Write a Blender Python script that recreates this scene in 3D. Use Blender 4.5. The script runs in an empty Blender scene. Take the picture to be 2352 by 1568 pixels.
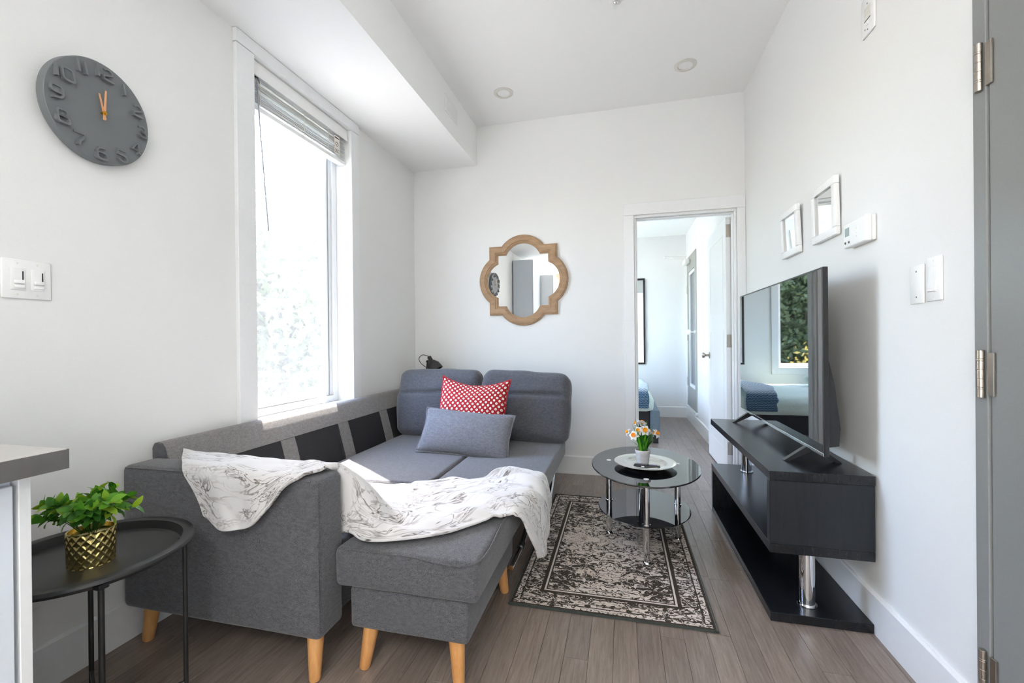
import bpy, bmesh, math, random
from mathutils import Vector, Matrix, noise
random.seed(7)
PI = math.pi
SC = bpy.context.scene
COL = SC.collection

# ------------------------------------------------------------------ camera, world, sun, lights, exposure
cam_d = bpy.data.cameras.new('camera'); cam = bpy.data.objects.new('camera', cam_d); COL.objects.link(cam)
SC.camera = cam
cam_d.sensor_width = 36.0; cam_d.lens = 1008.11 / 2352 * 36.0; cam_d.clip_start = 0.02; cam_d.clip_end = 200
YAW, PITCH, ROLL = 0.2433, -0.0020, -0.0099
_f = Vector((-math.sin(YAW) * math.cos(PITCH), math.cos(YAW) * math.cos(PITCH), math.sin(PITCH)))
_r0 = _f.cross(Vector((0, 0, 1))).normalized(); _u0 = _r0.cross(_f)
_r = _r0 * math.cos(ROLL) + _u0 * math.sin(ROLL); _u = _u0 * math.cos(ROLL) - _r0 * math.sin(ROLL)
cam.matrix_world = Matrix(((_r.x, _u.x, -_f.x, 0), (_r.y, _u.y, -_f.y, 0), (_r.z, _u.z, -_f.z, 1.0894), (0, 0, 0, 1)))

SC.view_settings.view_transform = 'Standard'; SC.view_settings.look = 'None'
SC.view_settings.gamma = 1.0; SC.view_settings.use_curve_mapping = False
SC.view_settings.exposure = 1.02
SC.cycles.use_denoising = True; SC.cycles.use_adaptive_sampling = True; SC.cycles.adaptive_threshold = 0.04
SC.cycles.max_bounces = 8; SC.cycles.diffuse_bounces = 5; SC.cycles.glossy_bounces = 4
SC.cycles.transparent_max_bounces = 10; SC.cycles.transmission_bounces = 4
SC.cycles.sample_clamp_indirect = 12.0
SC.cycles.caustics_reflective = False; SC.cycles.caustics_refractive = False

SUN_DIR = Vector((0.82, -0.57, -1.0 * math.tan(math.radians(58)))).normalized()   # the way the sunlight travels
world = bpy.data.worlds.new('sky'); SC.world = world; world.use_nodes = True
wn = world.node_tree.nodes; wl = world.node_tree.links; wn.clear()
wo = wn.new('ShaderNodeOutputWorld'); wb = wn.new('ShaderNodeBackground'); ws = wn.new('ShaderNodeTexSky')
ws.sky_type = 'NISHITA'; ws.sun_disc = False; ws.sun_elevation = math.radians(58); ws.sun_rotation = math.radians(-55)
ws.air_density = 1.0; ws.dust_density = 1.2; ws.ozone_density = 1.0
wl.new(ws.outputs[0], wb.inputs[0]); wl.new(wb.outputs[0], wo.inputs[0])
SKY = 1.85
wb.inputs[1].default_value = SKY
sun_d = bpy.data.lights.new('sun', 'SUN'); sun_d.energy = 21.0; sun_d.angle = math.radians(0.55); sun_d.color = (1.0, 0.93, 0.84)
sun = bpy.data.objects.new('sun', sun_d); COL.objects.link(sun)
sun.rotation_euler = SUN_DIR.to_track_quat('-Z', 'Y').to_euler()

def area(name, loc, direction, sx, sy, power, color=(1, 1, 1), portal=False):
    d = bpy.data.lights.new(name, 'AREA'); d.shape = 'RECTANGLE'; d.size = sx; d.size_y = sy; d.color = color
    d.energy = power
    if portal: d.cycles.is_portal = True
    o = bpy.data.objects.new(name, d); COL.objects.link(o); o.location = loc
    o.rotation_euler = Vector(direction).to_track_quat('-Z', 'Z').to_euler()
    return o
XLW = -1.845
# sky sampled through the window openings, then two fill lamps added behind the camera
area('window_portal', (-2.0, 2.225, 1.60), (1, 0, 0), 0.86, 1.86, 1, portal=True)
area('bedroom_window_portal', (-0.95, 6.62, 1.50), (0, -1, 0), 0.80, 1.66, 1, portal=True)
area('added_side_window_portal', (-2.0, 5.15, 1.525), (1, 0, 0), 1.54, 1.79, 1, portal=True)  # portal for the side window added to brighten the bedroom
area('kitchen_window_fill', (XLW, -2.15, 1.70), (1, 0, 0), 1.30, 1.40, 64, (0.95, 0.98, 1.0))  # area lamp added in the kitchen window opening as room fill
area('kitchen_ceiling_fill', (0.0, -1.6, 2.905), (0, 0, -1), 0.9, 0.9, 21, (1.0, 0.98, 0.95))  # ceiling lamp added out of view to lift the overall room light

# ------------------------------------------------------------------ helpers
def lin(c):
    def f(v):
        v /= 255.0
        return v / 12.92 if v <= 0.04045 else ((v + 0.055) / 1.055) ** 2.4
    return (f(c[0]), f(c[1]), f(c[2]), 1.0)

def link(o, parent=None):
    COL.objects.link(o)
    if parent is not None:
        o.parent = parent
        if parent.type == 'EMPTY':
            o.matrix_parent_inverse = Matrix.Translation(-parent.location)
    return o

def obj(name, bm, mat, parent=None, smooth=None, tri=False):
    """link a bmesh (world coordinates) as ONE mesh object; parts hang under their thing"""
    me = bpy.data.meshes.new(name)
    bmesh.ops.recalc_face_normals(bm, faces=bm.faces[:])
    bm.to_mesh(me); bm.free()
    me.materials.append(mat)
    if smooth is not None:
        me.polygons.foreach_set('use_smooth', [True] * len(me.polygons))
        if smooth < 180:
            me.set_sharp_from_angle(angle=math.radians(smooth))
    o = bpy.data.objects.new(name, me)
    return link(o, parent)

def tag(o, label, cat, group=None):
    o['label'] = label; o['category'] = cat
    if group: o['group'] = group
    return o

def struct(o, label=None, cat=None):
    o['kind'] = 'structure'
    if label: o['label'] = label
    if cat: o['category'] = cat
    return o

def thing(name, label, cat, loc=(0, 0, 0), group=None):
    o = bpy.data.objects.new(name, None); COL.objects.link(o)
    o.location = loc; o.empty_display_size = 0.1
    return tag(o, label, cat, group)

def sthing(name, label, cat, loc=(0, 0, 0)):
    o = thing(name, label, cat, loc); o['kind'] = 'structure'; return o

def B(): return bmesh.new()

def box(bm, x0, x1, y0, y1, z0, z1, bev=0.0, seg=2):
    t = bmesh.new(); bmesh.ops.create_cube(t, size=1.0)
    for v in t.verts:
        v.co = Vector(((x0 + x1) / 2 + v.co.x * (x1 - x0), (y0 + y1) / 2 + v.co.y * (y1 - y0), (z0 + z1) / 2 + v.co.z * (z1 - z0)))
    if bev > 0:
        bmesh.ops.bevel(t, geom=t.edges[:], offset=bev, segments=seg, affect='EDGES', profile=0.5)
    return join(bm, t)

def join(bm, t, M=None):
    if M is not None: bmesh.ops.transform(t, matrix=M, verts=t.verts[:])
    vm = [bm.verts.new(v.co) for v in t.verts]
    t.verts.index_update()
    uvs = t.loops.layers.uv.active
    uvd = bm.loops.layers.uv.verify() if uvs else None
    for f in t.faces:
        try:
            nf = bm.faces.new([vm[v.index] for v in f.verts])
            if uvs:
                for a, b in zip(nf.loops, f.loops): a[uvd].uv = b[uvs].uv
        except ValueError: pass
    t.free(); return bm

def prism(bm, pts, axis, a, b):
    """extrude a 2D outline along an axis: axis 'x' -> pts are (y,z), 'y' -> (x,z), 'z' -> (x,y)"""
    def P(p, t): return {'x': (t, p[0], p[1]), 'y': (p[0], t, p[1]), 'z': (p[0], p[1], t)}[axis]
    lo = [bm.verts.new(P(p, a)) for p in pts]; hi = [bm.verts.new(P(p, b)) for p in pts]
    n = len(pts)
    bm.faces.new(lo); bm.faces.new(hi[::-1])
    for i in range(n): bm.faces.new((lo[i], lo[(i + 1) % n], hi[(i + 1) % n], hi[i]))
    return bm

def lathe(bm, prof, c=(0, 0, 0), n=32, sx=1.0, sy=1.0, close=True, M=None):
    t = bmesh.new(); rings = []
    for r, z in prof:
        if r <= 1e-6: rings.append([t.verts.new((0, 0, z))])
        else: rings.append([t.verts.new((r * sx * math.cos(2 * PI * i / n), r * sy * math.sin(2 * PI * i / n), z)) for i in range(n)])
    for a, b in zip(rings[:-1], rings[1:]):
        for i in range(n):
            j = (i + 1) % n
            if len(a) == 1 and len(b) == 1: continue
            if len(a) == 1: t.faces.new((a[0], b[i], b[j]))
            elif len(b) == 1: t.faces.new((a[i], a[j], b[0]))
            else: t.faces.new((a[i], a[j], b[j], b[i]))
    if close:
        for rg in (rings[0], rings[-1]):
            if len(rg) > 2: t.faces.new(rg)
    if M is None: M = Matrix.Translation(c)
    return join(bm, t, M)

def tube(bm, pts, r, n=10, r2=None, cap=True):
    pts = [Vector(p) for p in pts]; rings = []; m = len(pts); ref = None
    for k, p in enumerate(pts):
        d = (pts[min(k + 1, m - 1)] - pts[max(k - 1, 0)]).normalized()
        if ref is None: ref = Vector((0, 0, 1)) if abs(d.z) < 0.9 else Vector((1, 0, 0))
        a = (ref - d * ref.dot(d)).normalized(); b = d.cross(a); ref = a
        rr = r if r2 is None else r + (r2 - r) * k / (m - 1)
        if isinstance(r, (list, tuple)): rr = r[k]
        rings.append([bm.verts.new(p + a * rr * math.cos(2 * PI * i / n) + b * rr * math.sin(2 * PI * i / n)) for i in range(n)])
    for A, C in zip(rings[:-1], rings[1:]):
        for i in range(n): bm.faces.new((A[i], A[(i + 1) % n], C[(i + 1) % n], C[i]))
    if cap: bm.faces.new(rings[0][::-1]); bm.faces.new(rings[-1])
    return bm

def smoothpts(pts, k=8, closed=False):
    pts = [Vector(p) for p in pts]; out = []; n = len(pts)
    for i in range(n - 1):
        p0 = pts[max(i - 1, 0)]; p1 = pts[i]; p2 = pts[i + 1]; p3 = pts[min(i + 2, n - 1)]
        for s in range(k):
            t = s / k
            out.append(0.5 * ((2 * p1) + (p2 - p0) * t + (2 * p0 - 5 * p1 + 4 * p2 - p3) * t * t + (3 * p1 - p0 - 3 * p2 + p3) * t ** 3))
    out.append(pts[-1]); return out

def rbox(a, b, c, r, cuts=10, bulge=(0, 0, 0), wob=0.0, seed=0):
    """soft cushion body: rounded box with bulging faces, centred on the origin (half sizes a, b, c)"""
    t = bmesh.new(); bmesh.ops.create_cube(t, size=2.0)
    bmesh.ops.subdivide_edges(t, edges=t.edges[:], cuts=cuts, use_grid_fill=True)
    for v in t.verts:
        u = v.co.copy()
        # denser towards the rims
        u0 = 1 - 6.0 / (cuts + 1)
        p = Vector([math.copysign(abs(u[i]) / u0 * (h - r) if abs(u[i]) <= u0 else (h - r) + r * (abs(u[i]) - u0) / (1 - u0), u[i]) for i, h in enumerate((a, b, c))])
        s = Vector((p.x / a, p.y / b, p.z / c))
        core = Vector((a - r, b - r, c - r))
        q = Vector([max(-core[i], min(core[i], p[i])) for i in range(3)])
        d = p - q
        if d.length > 1e-9: p = q + d.normalized() * r
        p.x += bulge[0] * u.x * (1 - s.y ** 2) * (1 - s.z ** 2)
        p.y += bulge[1] * u.y * (1 - s.x ** 2) * (1 - s.z ** 2)
        p.z += bulge[2] * u.z * (1 - s.x ** 2) * (1 - s.y ** 2)
        if wob: p += noise.noise_vector(p * 7 + Vector((seed, seed * 2, 0))) * wob
        v.co = p
    return t

# ------------------------------------------------------------------ materials
MATS = {}
def nodemat(name):
    m = bpy.data.materials.new(name); m.use_nodes = True
    nt = m.node_tree; bs = nt.nodes['Principled BSDF']
    MATS[name] = m
    return m, nt, bs

def N(nt, kind, **kw):
    n = nt.nodes.new('ShaderNode' + kind)
    for k, v in kw.items():
        if k in n.inputs.keys() if hasattr(n.inputs, 'keys') else False: n.inputs[k].default_value = v
        else: setattr(n, k, v)
    return n

def ramp(nt, src, stops, interp='LINEAR'):
    r = nt.nodes.new('ShaderNodeValToRGB'); r.color_ramp.interpolation = interp
    e = r.color_ramp.elements
    while len(e) < len(stops): e.new(0.5)
    for i, (p, c) in enumerate(stops): e[i].position = p; e[i].color = c
    nt.links.new(src, r.inputs[0]); return r

def math_(nt, op, a, b=None, c=None):
    n = nt.nodes.new('ShaderNodeMath'); n.operation = op
    for i, v in enumerate((a, b, c)):
        if v is None: continue
        if isinstance(v, (int, float)): n.inputs[i].default_value = v
        else: nt.links.new(v, n.inputs[i])
    return n.outputs[0]

def mixc(nt, fac, a, b):
    n = nt.nodes.new('ShaderNodeMix'); n.data_type = 'RGBA'
    for s, v in ((0, fac), (6, a), (7, b)):
        if isinstance(v, (int, float)): n.inputs[s].default_value = v
        elif isinstance(v, tuple): n.inputs[s].default_value = v
        else: nt.links.new(v, n.inputs[s])
    return n.outputs[2]

def coords(nt, kind='Object', scale=(1, 1, 1), rot=(0, 0, 0)):
    tc = nt.nodes.new('ShaderNodeTexCoord'); mp = nt.nodes.new('ShaderNodeMapping')
    mp.inputs['Scale'].default_value = scale; mp.inputs['Rotation'].default_value = rot
    nt.links.new(tc.outputs[kind], mp.inputs[0]); return mp.outputs[0]

def noiset(nt, vec, scale, detail=3, rough=0.55, dist=0.0):
    n = nt.nodes.new('ShaderNodeTexNoise'); n.inputs['Scale'].default_value = scale
    n.inputs['Detail'].default_value = detail; n.inputs['Roughness'].default_value = rough; n.inputs['Distortion'].default_value = dist
    if vec is not None: nt.links.new(vec, n.inputs['Vector'])
    return n

def bump(nt, bs, h, strength, dist=0.002):
    b = nt.nodes.new('ShaderNodeBump'); b.inputs['Strength'].default_value = strength; b.inputs['Distance'].default_value = dist
    nt.links.new(h, b.inputs['Height']); nt.links.new(b.outputs[0], bs.inputs['Normal'])

def plain(name, rgb, rough=0.5, metal=0.0, spec=0.5, grain=0.0, gscale=60, coat=0.0, ior=None, var=0.0):
    m, nt, bs = nodemat(name)
    bs.inputs['Base Color'].default_value = lin(rgb); bs.inputs['Roughness'].default_value = rough
    bs.inputs['Metallic'].default_value = metal; bs.inputs['Specular IOR Level'].default_value = spec
    if coat: bs.inputs['Coat Weight'].default_value = coat; bs.inputs['Coat Roughness'].default_value = 0.05
    if ior: bs.inputs['IOR'].default_value = ior
    n = noiset(nt, coords(nt), gscale, 3)
    k = var if var else 0.03
    c = lin(rgb); d = tuple(min(1.0, v * (1 - k)) for v in c[:3]) + (1.0,); e = tuple(min(1.0, v * (1 + k)) for v in c[:3]) + (1.0,)
    r = ramp(nt, n.outputs[0], [(0.35, d), (0.65, e)]); nt.links.new(r.outputs[0], bs.inputs['Base Color'])
    if grain: bump(nt, bs, n.outputs[0], grain, 0.001)
    return m

def fabric(name, c1, c2, scale=420, sheen=0.25, bumpk=0.35, stretch=(1, 1, 2.2)):
    m, nt, bs = nodemat(name)
    v = coords(nt, 'Object', stretch)
    n1 = noiset(nt, v, scale, 2, 0.7); n2 = noiset(nt, v, scale * 0.13, 3)
    f = math_(nt, 'ADD', math_(nt, 'MULTIPLY', n1.outputs[0], 0.8), math_(nt, 'MULTIPLY', n2.outputs[0], 0.2))
    r = ramp(nt, f, [(0.36, lin(c1)), (0.64, lin(c2))]); nt.links.new(r.outputs[0], bs.inputs['Base Color'])
    bs.inputs['Roughness'].default_value = 0.92; bs.inputs['Specular IOR Level'].default_value = 0.2
    bs.inputs['Sheen Weight'].default_value = sheen; bs.inputs['Sheen Roughness'].default_value = 0.5
    bump(nt, bs, n1.outputs[0], bumpk, 0.0015)
    return m

def woodm(name, c1, c2, axis='z', scale=6, rough=0.45, rnd=False, bumpk=0.15, fine=9.0, tone=0.0):
    """wood with grain running along the axis"""
    m, nt, bs = nodemat(name)
    st = {'x': (1, fine, fine), 'y': (fine, 1, fine), 'z': (fine, fine, 1), 'q': (fine, 1, 2.0)}[axis]
    tc = nt.nodes.new('ShaderNodeTexCoord'); mp = nt.nodes.new('ShaderNodeMapping'); mp.inputs['Scale'].default_value = st
    src = tc.outputs['Object']
    if rnd:
        oi = nt.nodes.new('ShaderNodeObjectInfo')
        vm = nt.nodes.new('ShaderNodeVectorMath'); vm.operation = 'SCALE'; vm.inputs[0].default_value = (13.1, 7.7, 3.3)
        nt.links.new(oi.outputs['Random'], vm.inputs['Scale'])
        va = nt.nodes.new('ShaderNodeVectorMath'); nt.links.new(src, va.inputs[0]); nt.links.new(vm.outputs[0], va.inputs[1]); src = va.outputs[0]
    nt.links.new(src, mp.inputs[0])
    n1 = noiset(nt, mp.outputs[0], scale, 5, 0.6, 0.6); n2 = noiset(nt, mp.outputs[0], scale * 6, 3, 0.7)
    f = math_(nt, 'ADD', math_(nt, 'MULTIPLY', n1.outputs[0], 0.7), math_(nt, 'MULTIPLY', n2.outputs[0], 0.3))
    r = ramp(nt, f, [(0.3, lin(c1)), (0.7, lin(c2))]); col = r.outputs[0]
    if rnd:
        hv = nt.nodes.new('ShaderNodeHueSaturation')
        val = math_(nt, 'ADD', math_(nt, 'MULTIPLY', oi.outputs['Random'], tone), 1.0 - tone / 2)
        nt.links.new(val, hv.inputs['Value']); nt.links.new(col, hv.inputs['Color']); col = hv.outputs[0]
    nt.links.new(col, bs.inputs['Base Color']); bs.inputs['Roughness'].default_value = rough
    bs.inputs['Specular IOR Level'].default_value = 0.45
    bump(nt, bs, f, bumpk, 0.0012)
    return m

M_wall = plain('wall_paint', (232, 232, 230), 0.55, grain=0.04, gscale=220, var=0.01)
M_ceil = plain('ceiling_paint', (244, 244, 242), 0.7, grain=0.03, gscale=200, var=0.01)
M_trim = plain('trim_paint', (234, 235, 235), 0.32, var=0.01)
M_white = plain('white_plastic', (238, 238, 236), 0.3, var=0.01)
M_door = plain('white_door_paint', (236, 237, 237), 0.35, var=0.01)
M_greydoor = plain('grey_steel_paint', (136, 137, 135), 0.38, var=0.02, grain=0.05, gscale=160)
M_greyfrench = plain('grey_wood_paint', (150, 150, 142), 0.4, var=0.02)
M_subfloor = plain('dark_joint', (40, 34, 30), 0.9)
M_plank = woodm('floor_oak_grey', (112, 99, 91), (156, 142, 132), 'y', 8, 0.28, rnd=True, tone=0.26, fine=14)
M_fabric = fabric('sofa_fabric_charcoal', (52, 52, 55), (112, 112, 116))
M_cushfab = fabric('cushion_fabric_charcoal', (54, 55, 60), (108, 109, 116), sheen=0.3)
M_pillowgrey = fabric('pillow_fabric_grey', (82, 84, 92), (140, 142, 150), scale=380)
M_backband = fabric('back_fabric_grey', (92, 90, 90), (150, 147, 146), scale=380)
M_blackcloth = plain('black_lining', (38, 38, 41), 0.75, grain=0.2, gscale=90)
M_leg = woodm('leg_beech', (196, 136, 78), (228, 172, 112), 'z', 5, 0.4, fine=8)
M_chrome = plain('chrome', (225, 226, 228), 0.06, 1.0, var=0.005)
M_nickel = plain('brushed_nickel', (176, 168, 158), 0.28, 1.0, var=0.04)
M_dkwood = woodm('black_ash_veneer', (15, 17, 20), (31, 34, 39), 'q', 6, 0.25, bumpk=0.03, fine=14)
M_blackmetal = plain('black_metal', (36, 36, 36), 0.40, 0.0, 0.6, grain=0.03, gscale=500)
M_blackplast = plain('black_plastic', (26, 27, 30), 0.35, var=0.02)
M_clock = plain('clock_grey', (112, 116, 118), 0.5, var=0.01)
M_copper = plain('rose_copper', (236, 176, 130), 0.35, 0.3)
M_brass = plain('brass', (214, 160, 60), 0.2, 1.0)
M_wand = plain('grey_wand', (150, 150, 158), 0.3)
M_mirror = plain('mirror_glass', (238, 240, 240), 0.015, 1.0, var=0.002)
M_dark = plain('dark_slot', (50, 44, 44), 0.6)
M_pot = plain('whitewashed_clay', (214, 212, 214), 0.8, grain=0.3, gscale=45, var=0.1)
M_soil = plain('moss_soil', (120, 92, 48), 0.9, grain=0.5, gscale=120, var=0.4)
M_plate = plain('pewter_white', (216, 216, 210), 0.25, 0.75, var=0.01)
M_counter = plain('grey_laminate', (98, 96, 94), 0.45, var=0.06, gscale=30)
M_countertop = plain('pale_laminate_top', (188, 184, 178), 0.3, var=0.04, gscale=40)
M_cab = plain('cabinet_white', (222, 228, 236), 0.35, var=0.01)
M_lcd = plain('lcd_grey_green', (150, 168, 168), 0.2)
M_bedfab = fabric('bed_fabric_blue_grey', (84, 102, 116), (128, 146, 158), scale=300)
M_sheet = plain('mint_sheet', (212, 230, 222), 0.9, grain=0.4, gscale=70, var=0.06)
M_tan = plain('lampshade_black', (30, 30, 31), 0.45)
M_brown = plain('hood_brown', (120, 96, 78), 0.4)
M_tile = plain('pale_tile', (196, 188, 182), 0.3)
M_tag = plain('paper_tag', (228, 224, 214), 0.7)
M_cable = plain('cable_white', (240, 240, 238), 0.5)
M_bark = plain('bark', (92, 80, 70), 0.9, grain=0.5, gscale=14, var=0.3)
M_brick = plain('house_siding', (176, 172, 168), 0.8, var=0.05)
M_roof = plain('roof_shingle', (110, 106, 104), 0.9, var=0.15, gscale=20)
M_ground = plain('yard_ground', (158, 154, 146), 0.95, var=0.2, gscale=2)  # pale grey picked to bounce daylight up through the windows onto the ceiling
M_housepane = plain('house_pane', (70, 76, 84), 0.1)

def glassy(name, tint=(1, 1, 1), refl=0.09, rough=0.0):
    m = bpy.data.materials.new(name); m.use_nodes = True; nt = m.node_tree; nt.nodes.clear()
    o = nt.nodes.new('ShaderNodeOutputMaterial'); tr = nt.nodes.new('ShaderNodeBsdfTransparent'); gl = nt.nodes.new('ShaderNodeBsdfGlossy')
    tr.inputs[0].default_value = tint + (1,); gl.inputs['Roughness'].default_value = rough
    fr = nt.nodes.new('ShaderNodeFresnel'); fr.inputs[0].default_value = 1.45
    mx = nt.nodes.new('ShaderNodeMixShader'); geo = nt.nodes.new('ShaderNodeNewGeometry'); nt.links.new(math_(nt, 'MULTIPLY', fr.outputs[0], math_(nt, 'SUBTRACT', 1.0, geo.outputs['Backfacing'])), mx.inputs[0])
    nt.links.new(tr.outputs[0], mx.inputs[1]); nt.links.new(gl.outputs[0], mx.inputs[2]); nt.links.new(mx.outputs[0], o.inputs[0])
    return m
M_glass = glassy('window_glass', (0.98, 0.98, 0.98))
M_clear = glassy('clear_tumbler_glass', (0.93, 0.95, 0.97))

def screenmat():
    # insect mesh: open cells between pale, dusty fibres that scatter the sun
    m = bpy.data.materials.new('insect_mesh'); m.use_nodes = True; nt = m.node_tree; nt.nodes.clear()
    o = nt.nodes.new('ShaderNodeOutputMaterial'); tr = nt.nodes.new('ShaderNodeBsdfTransparent')
    df = nt.nodes.new('ShaderNodeBsdfDiffuse'); tl = nt.nodes.new('ShaderNodeBsdfTranslucent'); ad = nt.nodes.new('ShaderNodeMixShader')
    df.inputs[0].default_value = (0.9, 0.9, 0.9, 1); tl.inputs[0].default_value = (0.95, 0.95, 0.95, 1); ad.inputs[0].default_value = 0.7
    nt.links.new(df.outputs[0], ad.inputs[1]); nt.links.new(tl.outputs[0], ad.inputs[2])
    n = noiset(nt, coords(nt, 'Object', (1, 1, 1)), 90, 4, 0.8); n2 = noiset(nt, coords(nt, 'Object', (1, 1, 1)), 6, 2)
    f = math_(nt, 'ADD', math_(nt, 'MULTIPLY', n.outputs[0], 0.05), math_(nt, 'MULTIPLY', n2.outputs[0], 0.034))
    f = math_(nt, 'ADD', f, SCREEN_OPACITY)
    mx = nt.nodes.new('ShaderNodeMixShader'); nt.links.new(f, mx.inputs[0])
    nt.links.new(tr.outputs[0], mx.inputs[1]); nt.links.new(ad.outputs[0], mx.inputs[2]); nt.links.new(mx.outputs[0], o.inputs[0])
    return m
SCREEN_OPACITY = 0.0
M_screen = screenmat()

def blackglass(name, ior, rgb=(10, 11, 13)):
    m = plain(name, rgb, 0.02, 0.0, 0.5, var=0.02); m.node_tree.nodes['Principled BSDF'].inputs['IOR'].default_value = ior; return m
M_tvscreen = blackglass('tv_screen_glass', 3.0)
M_tableglass = blackglass('black_table_glass', 2.2)
def smoked():
    m = bpy.data.materials.new('smoked_shelf_glass'); m.use_nodes = True; nt = m.node_tree
    bs = nt.nodes['Principled BSDF']; bs.inputs['Base Color'].default_value = (0.012, 0.013, 0.016, 1); bs.inputs['Roughness'].default_value = 0.02
    bs.inputs['IOR'].default_value = 2.0
    return m
M_shelfglass = smoked()

def leafmat(name, c1, c2, c3, trans=0.3):
    m, nt, bs = nodemat(name)
    oi = nt.nodes.new('ShaderNodeObjectInfo')
    n = noiset(nt, coords(nt), 60, 2)
    f = math_(nt, 'ADD', math_(nt, 'MULTIPLY', oi.outputs['Random'], 0.8), math_(nt, 'MULTIPLY', n.outputs[0], 0.2))
    r = ramp(nt, f, [(0.15, lin(c1)), (0.6, lin(c2)), (0.95, lin(c3))]); nt.links.new(r.outputs[0], bs.inputs['Base Color'])
    bs.inputs['Roughness'].default_value = 0.45
    if 'Subsurface Weight' in bs.inputs: pass
    tl = nt.nodes.new('ShaderNodeBsdfTranslucent'); nt.links.new(r.outputs[0], tl.inputs[0])
    mx = nt.nodes.new('ShaderNodeMixShader'); mx.inputs[0].default_value = trans
    out = nt.nodes['Material Output']; nt.links.new(bs.outputs[0], mx.inputs[1]); nt.links.new(tl.outputs[0], mx.inputs[2]); nt.links.new(mx.outputs[0], out.inputs[0])
    return m
M_leaf = leafmat('plant_leaf', (48, 104, 26), (98, 164, 44), (186, 206, 52))
M_blade = leafmat('daffodil_leaf', (24, 92, 18), (58, 140, 26), (110, 190, 40))
M_petal = leafmat('white_petal', (238, 236, 236), (246, 244, 242), (250, 250, 248), 0.35)
M_trumpet = leafmat('orange_trumpet', (250, 150, 20), (255, 176, 20), (255, 196, 40), 0.2)
M_treeleaf = leafmat('tree_leaf', (78, 92, 58), (104, 120, 76), (136, 142, 100), 0.4)
M_treeleaf2 = leafmat('tree_leaf_yellow', (150, 140, 60), (180, 160, 80), (200, 186, 110), 0.4)

def goldmat():
    m, nt, bs = nodemat('gold_glaze'); bs.inputs['Base Color'].default_value = lin((196, 172, 96)); bs.inputs['Metallic'].default_value = 1.0
    bs.inputs['Roughness'].default_value = 0.22
    n = noiset(nt, coords(nt), 40, 2); r = ramp(nt, n.outputs[0], [(0.3, lin((206, 182, 110))), (0.7, lin((236, 218, 150)))]); nt.links.new(r.outputs[0], bs.inputs['Base Color'])
    return m
M_gold = goldmat()

def framewood():
    m = woodm('washed_oak_frame', (150, 118, 88), (188, 156, 122), 'x', 8, 0.6, bumpk=0.3, fine=5); return m
M_frame = framewood()

def blanketmat():
    m, nt, bs = nodemat('marbled_plush')
    v = coords(nt, 'UV', (1, 1.6, 1))
    n1 = noiset(nt, v, 3.2, 3, 0.55, 1.4); n2 = noiset(nt, v, 5.0, 3, 0.55, 1.8); n3 = noiset(nt, v, 2.6, 2); n4 = noiset(nt, v, 60, 3, 0.7)
    # thin veins where the distorted noise crosses its middle value
    a = math_(nt, 'ABSOLUTE', math_(nt, 'SUBTRACT', n1.outputs[0], 0.5)); b = math_(nt, 'ABSOLUTE', math_(nt, 'SUBTRACT', n2.outputs[0], 0.52))
    va = ramp(nt, a, [(0.0, (1, 1, 1, 1)), (0.022, (0, 0, 0, 1))]).outputs[0]; vb = ramp(nt, b, [(0.0, (1, 1, 1, 1)), (0.03, (0, 0, 0, 1))]).outputs[0]
    msk = ramp(nt, n3.outputs[0], [(0.40, (0, 0, 0, 1)), (0.52, (1, 1, 1, 1))]).outputs[0]
    f = math_(nt, 'MULTIPLY', math_(nt, 'MAXIMUM', math_(nt, 'MULTIPLY', va, 0.55), vb), msk)
    f = math_(nt, 'MULTIPLY', f, math_(nt, 'ADD', math_(nt, 'MULTIPLY', n4.outputs[0], 0.9), 0.5))
    blot = ramp(nt, n2.outputs[0], [(0.60, (0, 0, 0, 1)), (0.68, (1, 1, 1, 1))]).outputs[0]
    veins = ramp(nt, n1.outputs[0], [(0.35, lin((52, 42, 46))), (0.65, lin((92, 70, 60)))]).outputs[0]
    c = mixc(nt, f, lin((208, 206, 204)), veins)
    c = mixc(nt, math_(nt, 'MULTIPLY', math_(nt, 'MULTIPLY', blot, msk), 0.55), c, lin((120, 98, 88)))
    nt.links.new(c, bs.inputs['Base Color']); bs.inputs['Roughness'].default_value = 0.85; bs.inputs['Sheen Weight'].default_value = 0.4
    bs.inputs['Specular IOR Level'].default_value = 0.2
    bump(nt, bs, n4.outputs[0], 0.15, 0.002)
    return m
M_blanket = blanketmat()

def dotmat():
    m, nt, bs = nodemat('red_dotted_cotton')
    tc = nt.nodes.new('ShaderNodeTexCoord'); sp = nt.nodes.new('ShaderNodeSeparateXYZ'); nt.links.new(tc.outputs['UV'], sp.inputs[0])
    def lattice(ox, oy):
        fx = math_(nt, 'SUBTRACT', math_(nt, 'FRACT', math_(nt, 'ADD', math_(nt, 'MULTIPLY', sp.outputs[0], 13.0), ox)), 0.5)
        fy = math_(nt, 'SUBTRACT', math_(nt, 'FRACT', math_(nt, 'ADD', math_(nt, 'MULTIPLY', sp.outputs[1], 11.0), oy)), 0.5)
        return math_(nt, 'SQRT', math_(nt, 'ADD', math_(nt, 'MULTIPLY', fx, fx), math_(nt, 'MULTIPLY', fy, fy)))
    d = math_(nt, 'MINIMUM', lattice(0, 0), lattice(0.5, 0.5))
    r = ramp(nt, d, [(0.0, lin((80, 70, 70))), (0.055, lin((244, 238, 228))), (0.205, lin((70, 16, 20))), (0.235, lin((166, 20, 32)))], 'CONSTANT')
    nt.links.new(r.outputs[0], bs.inputs['Base Color']); bs.inputs['Roughness'].default_value = 0.85
    n = noiset(nt, coords(nt), 500, 2); bump(nt, bs, n.outputs[0], 0.2, 0.001)
    return m
M_dots = dotmat()
M_red = fabric('red_piping', (160, 20, 32), (190, 30, 44), scale=300)

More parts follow.
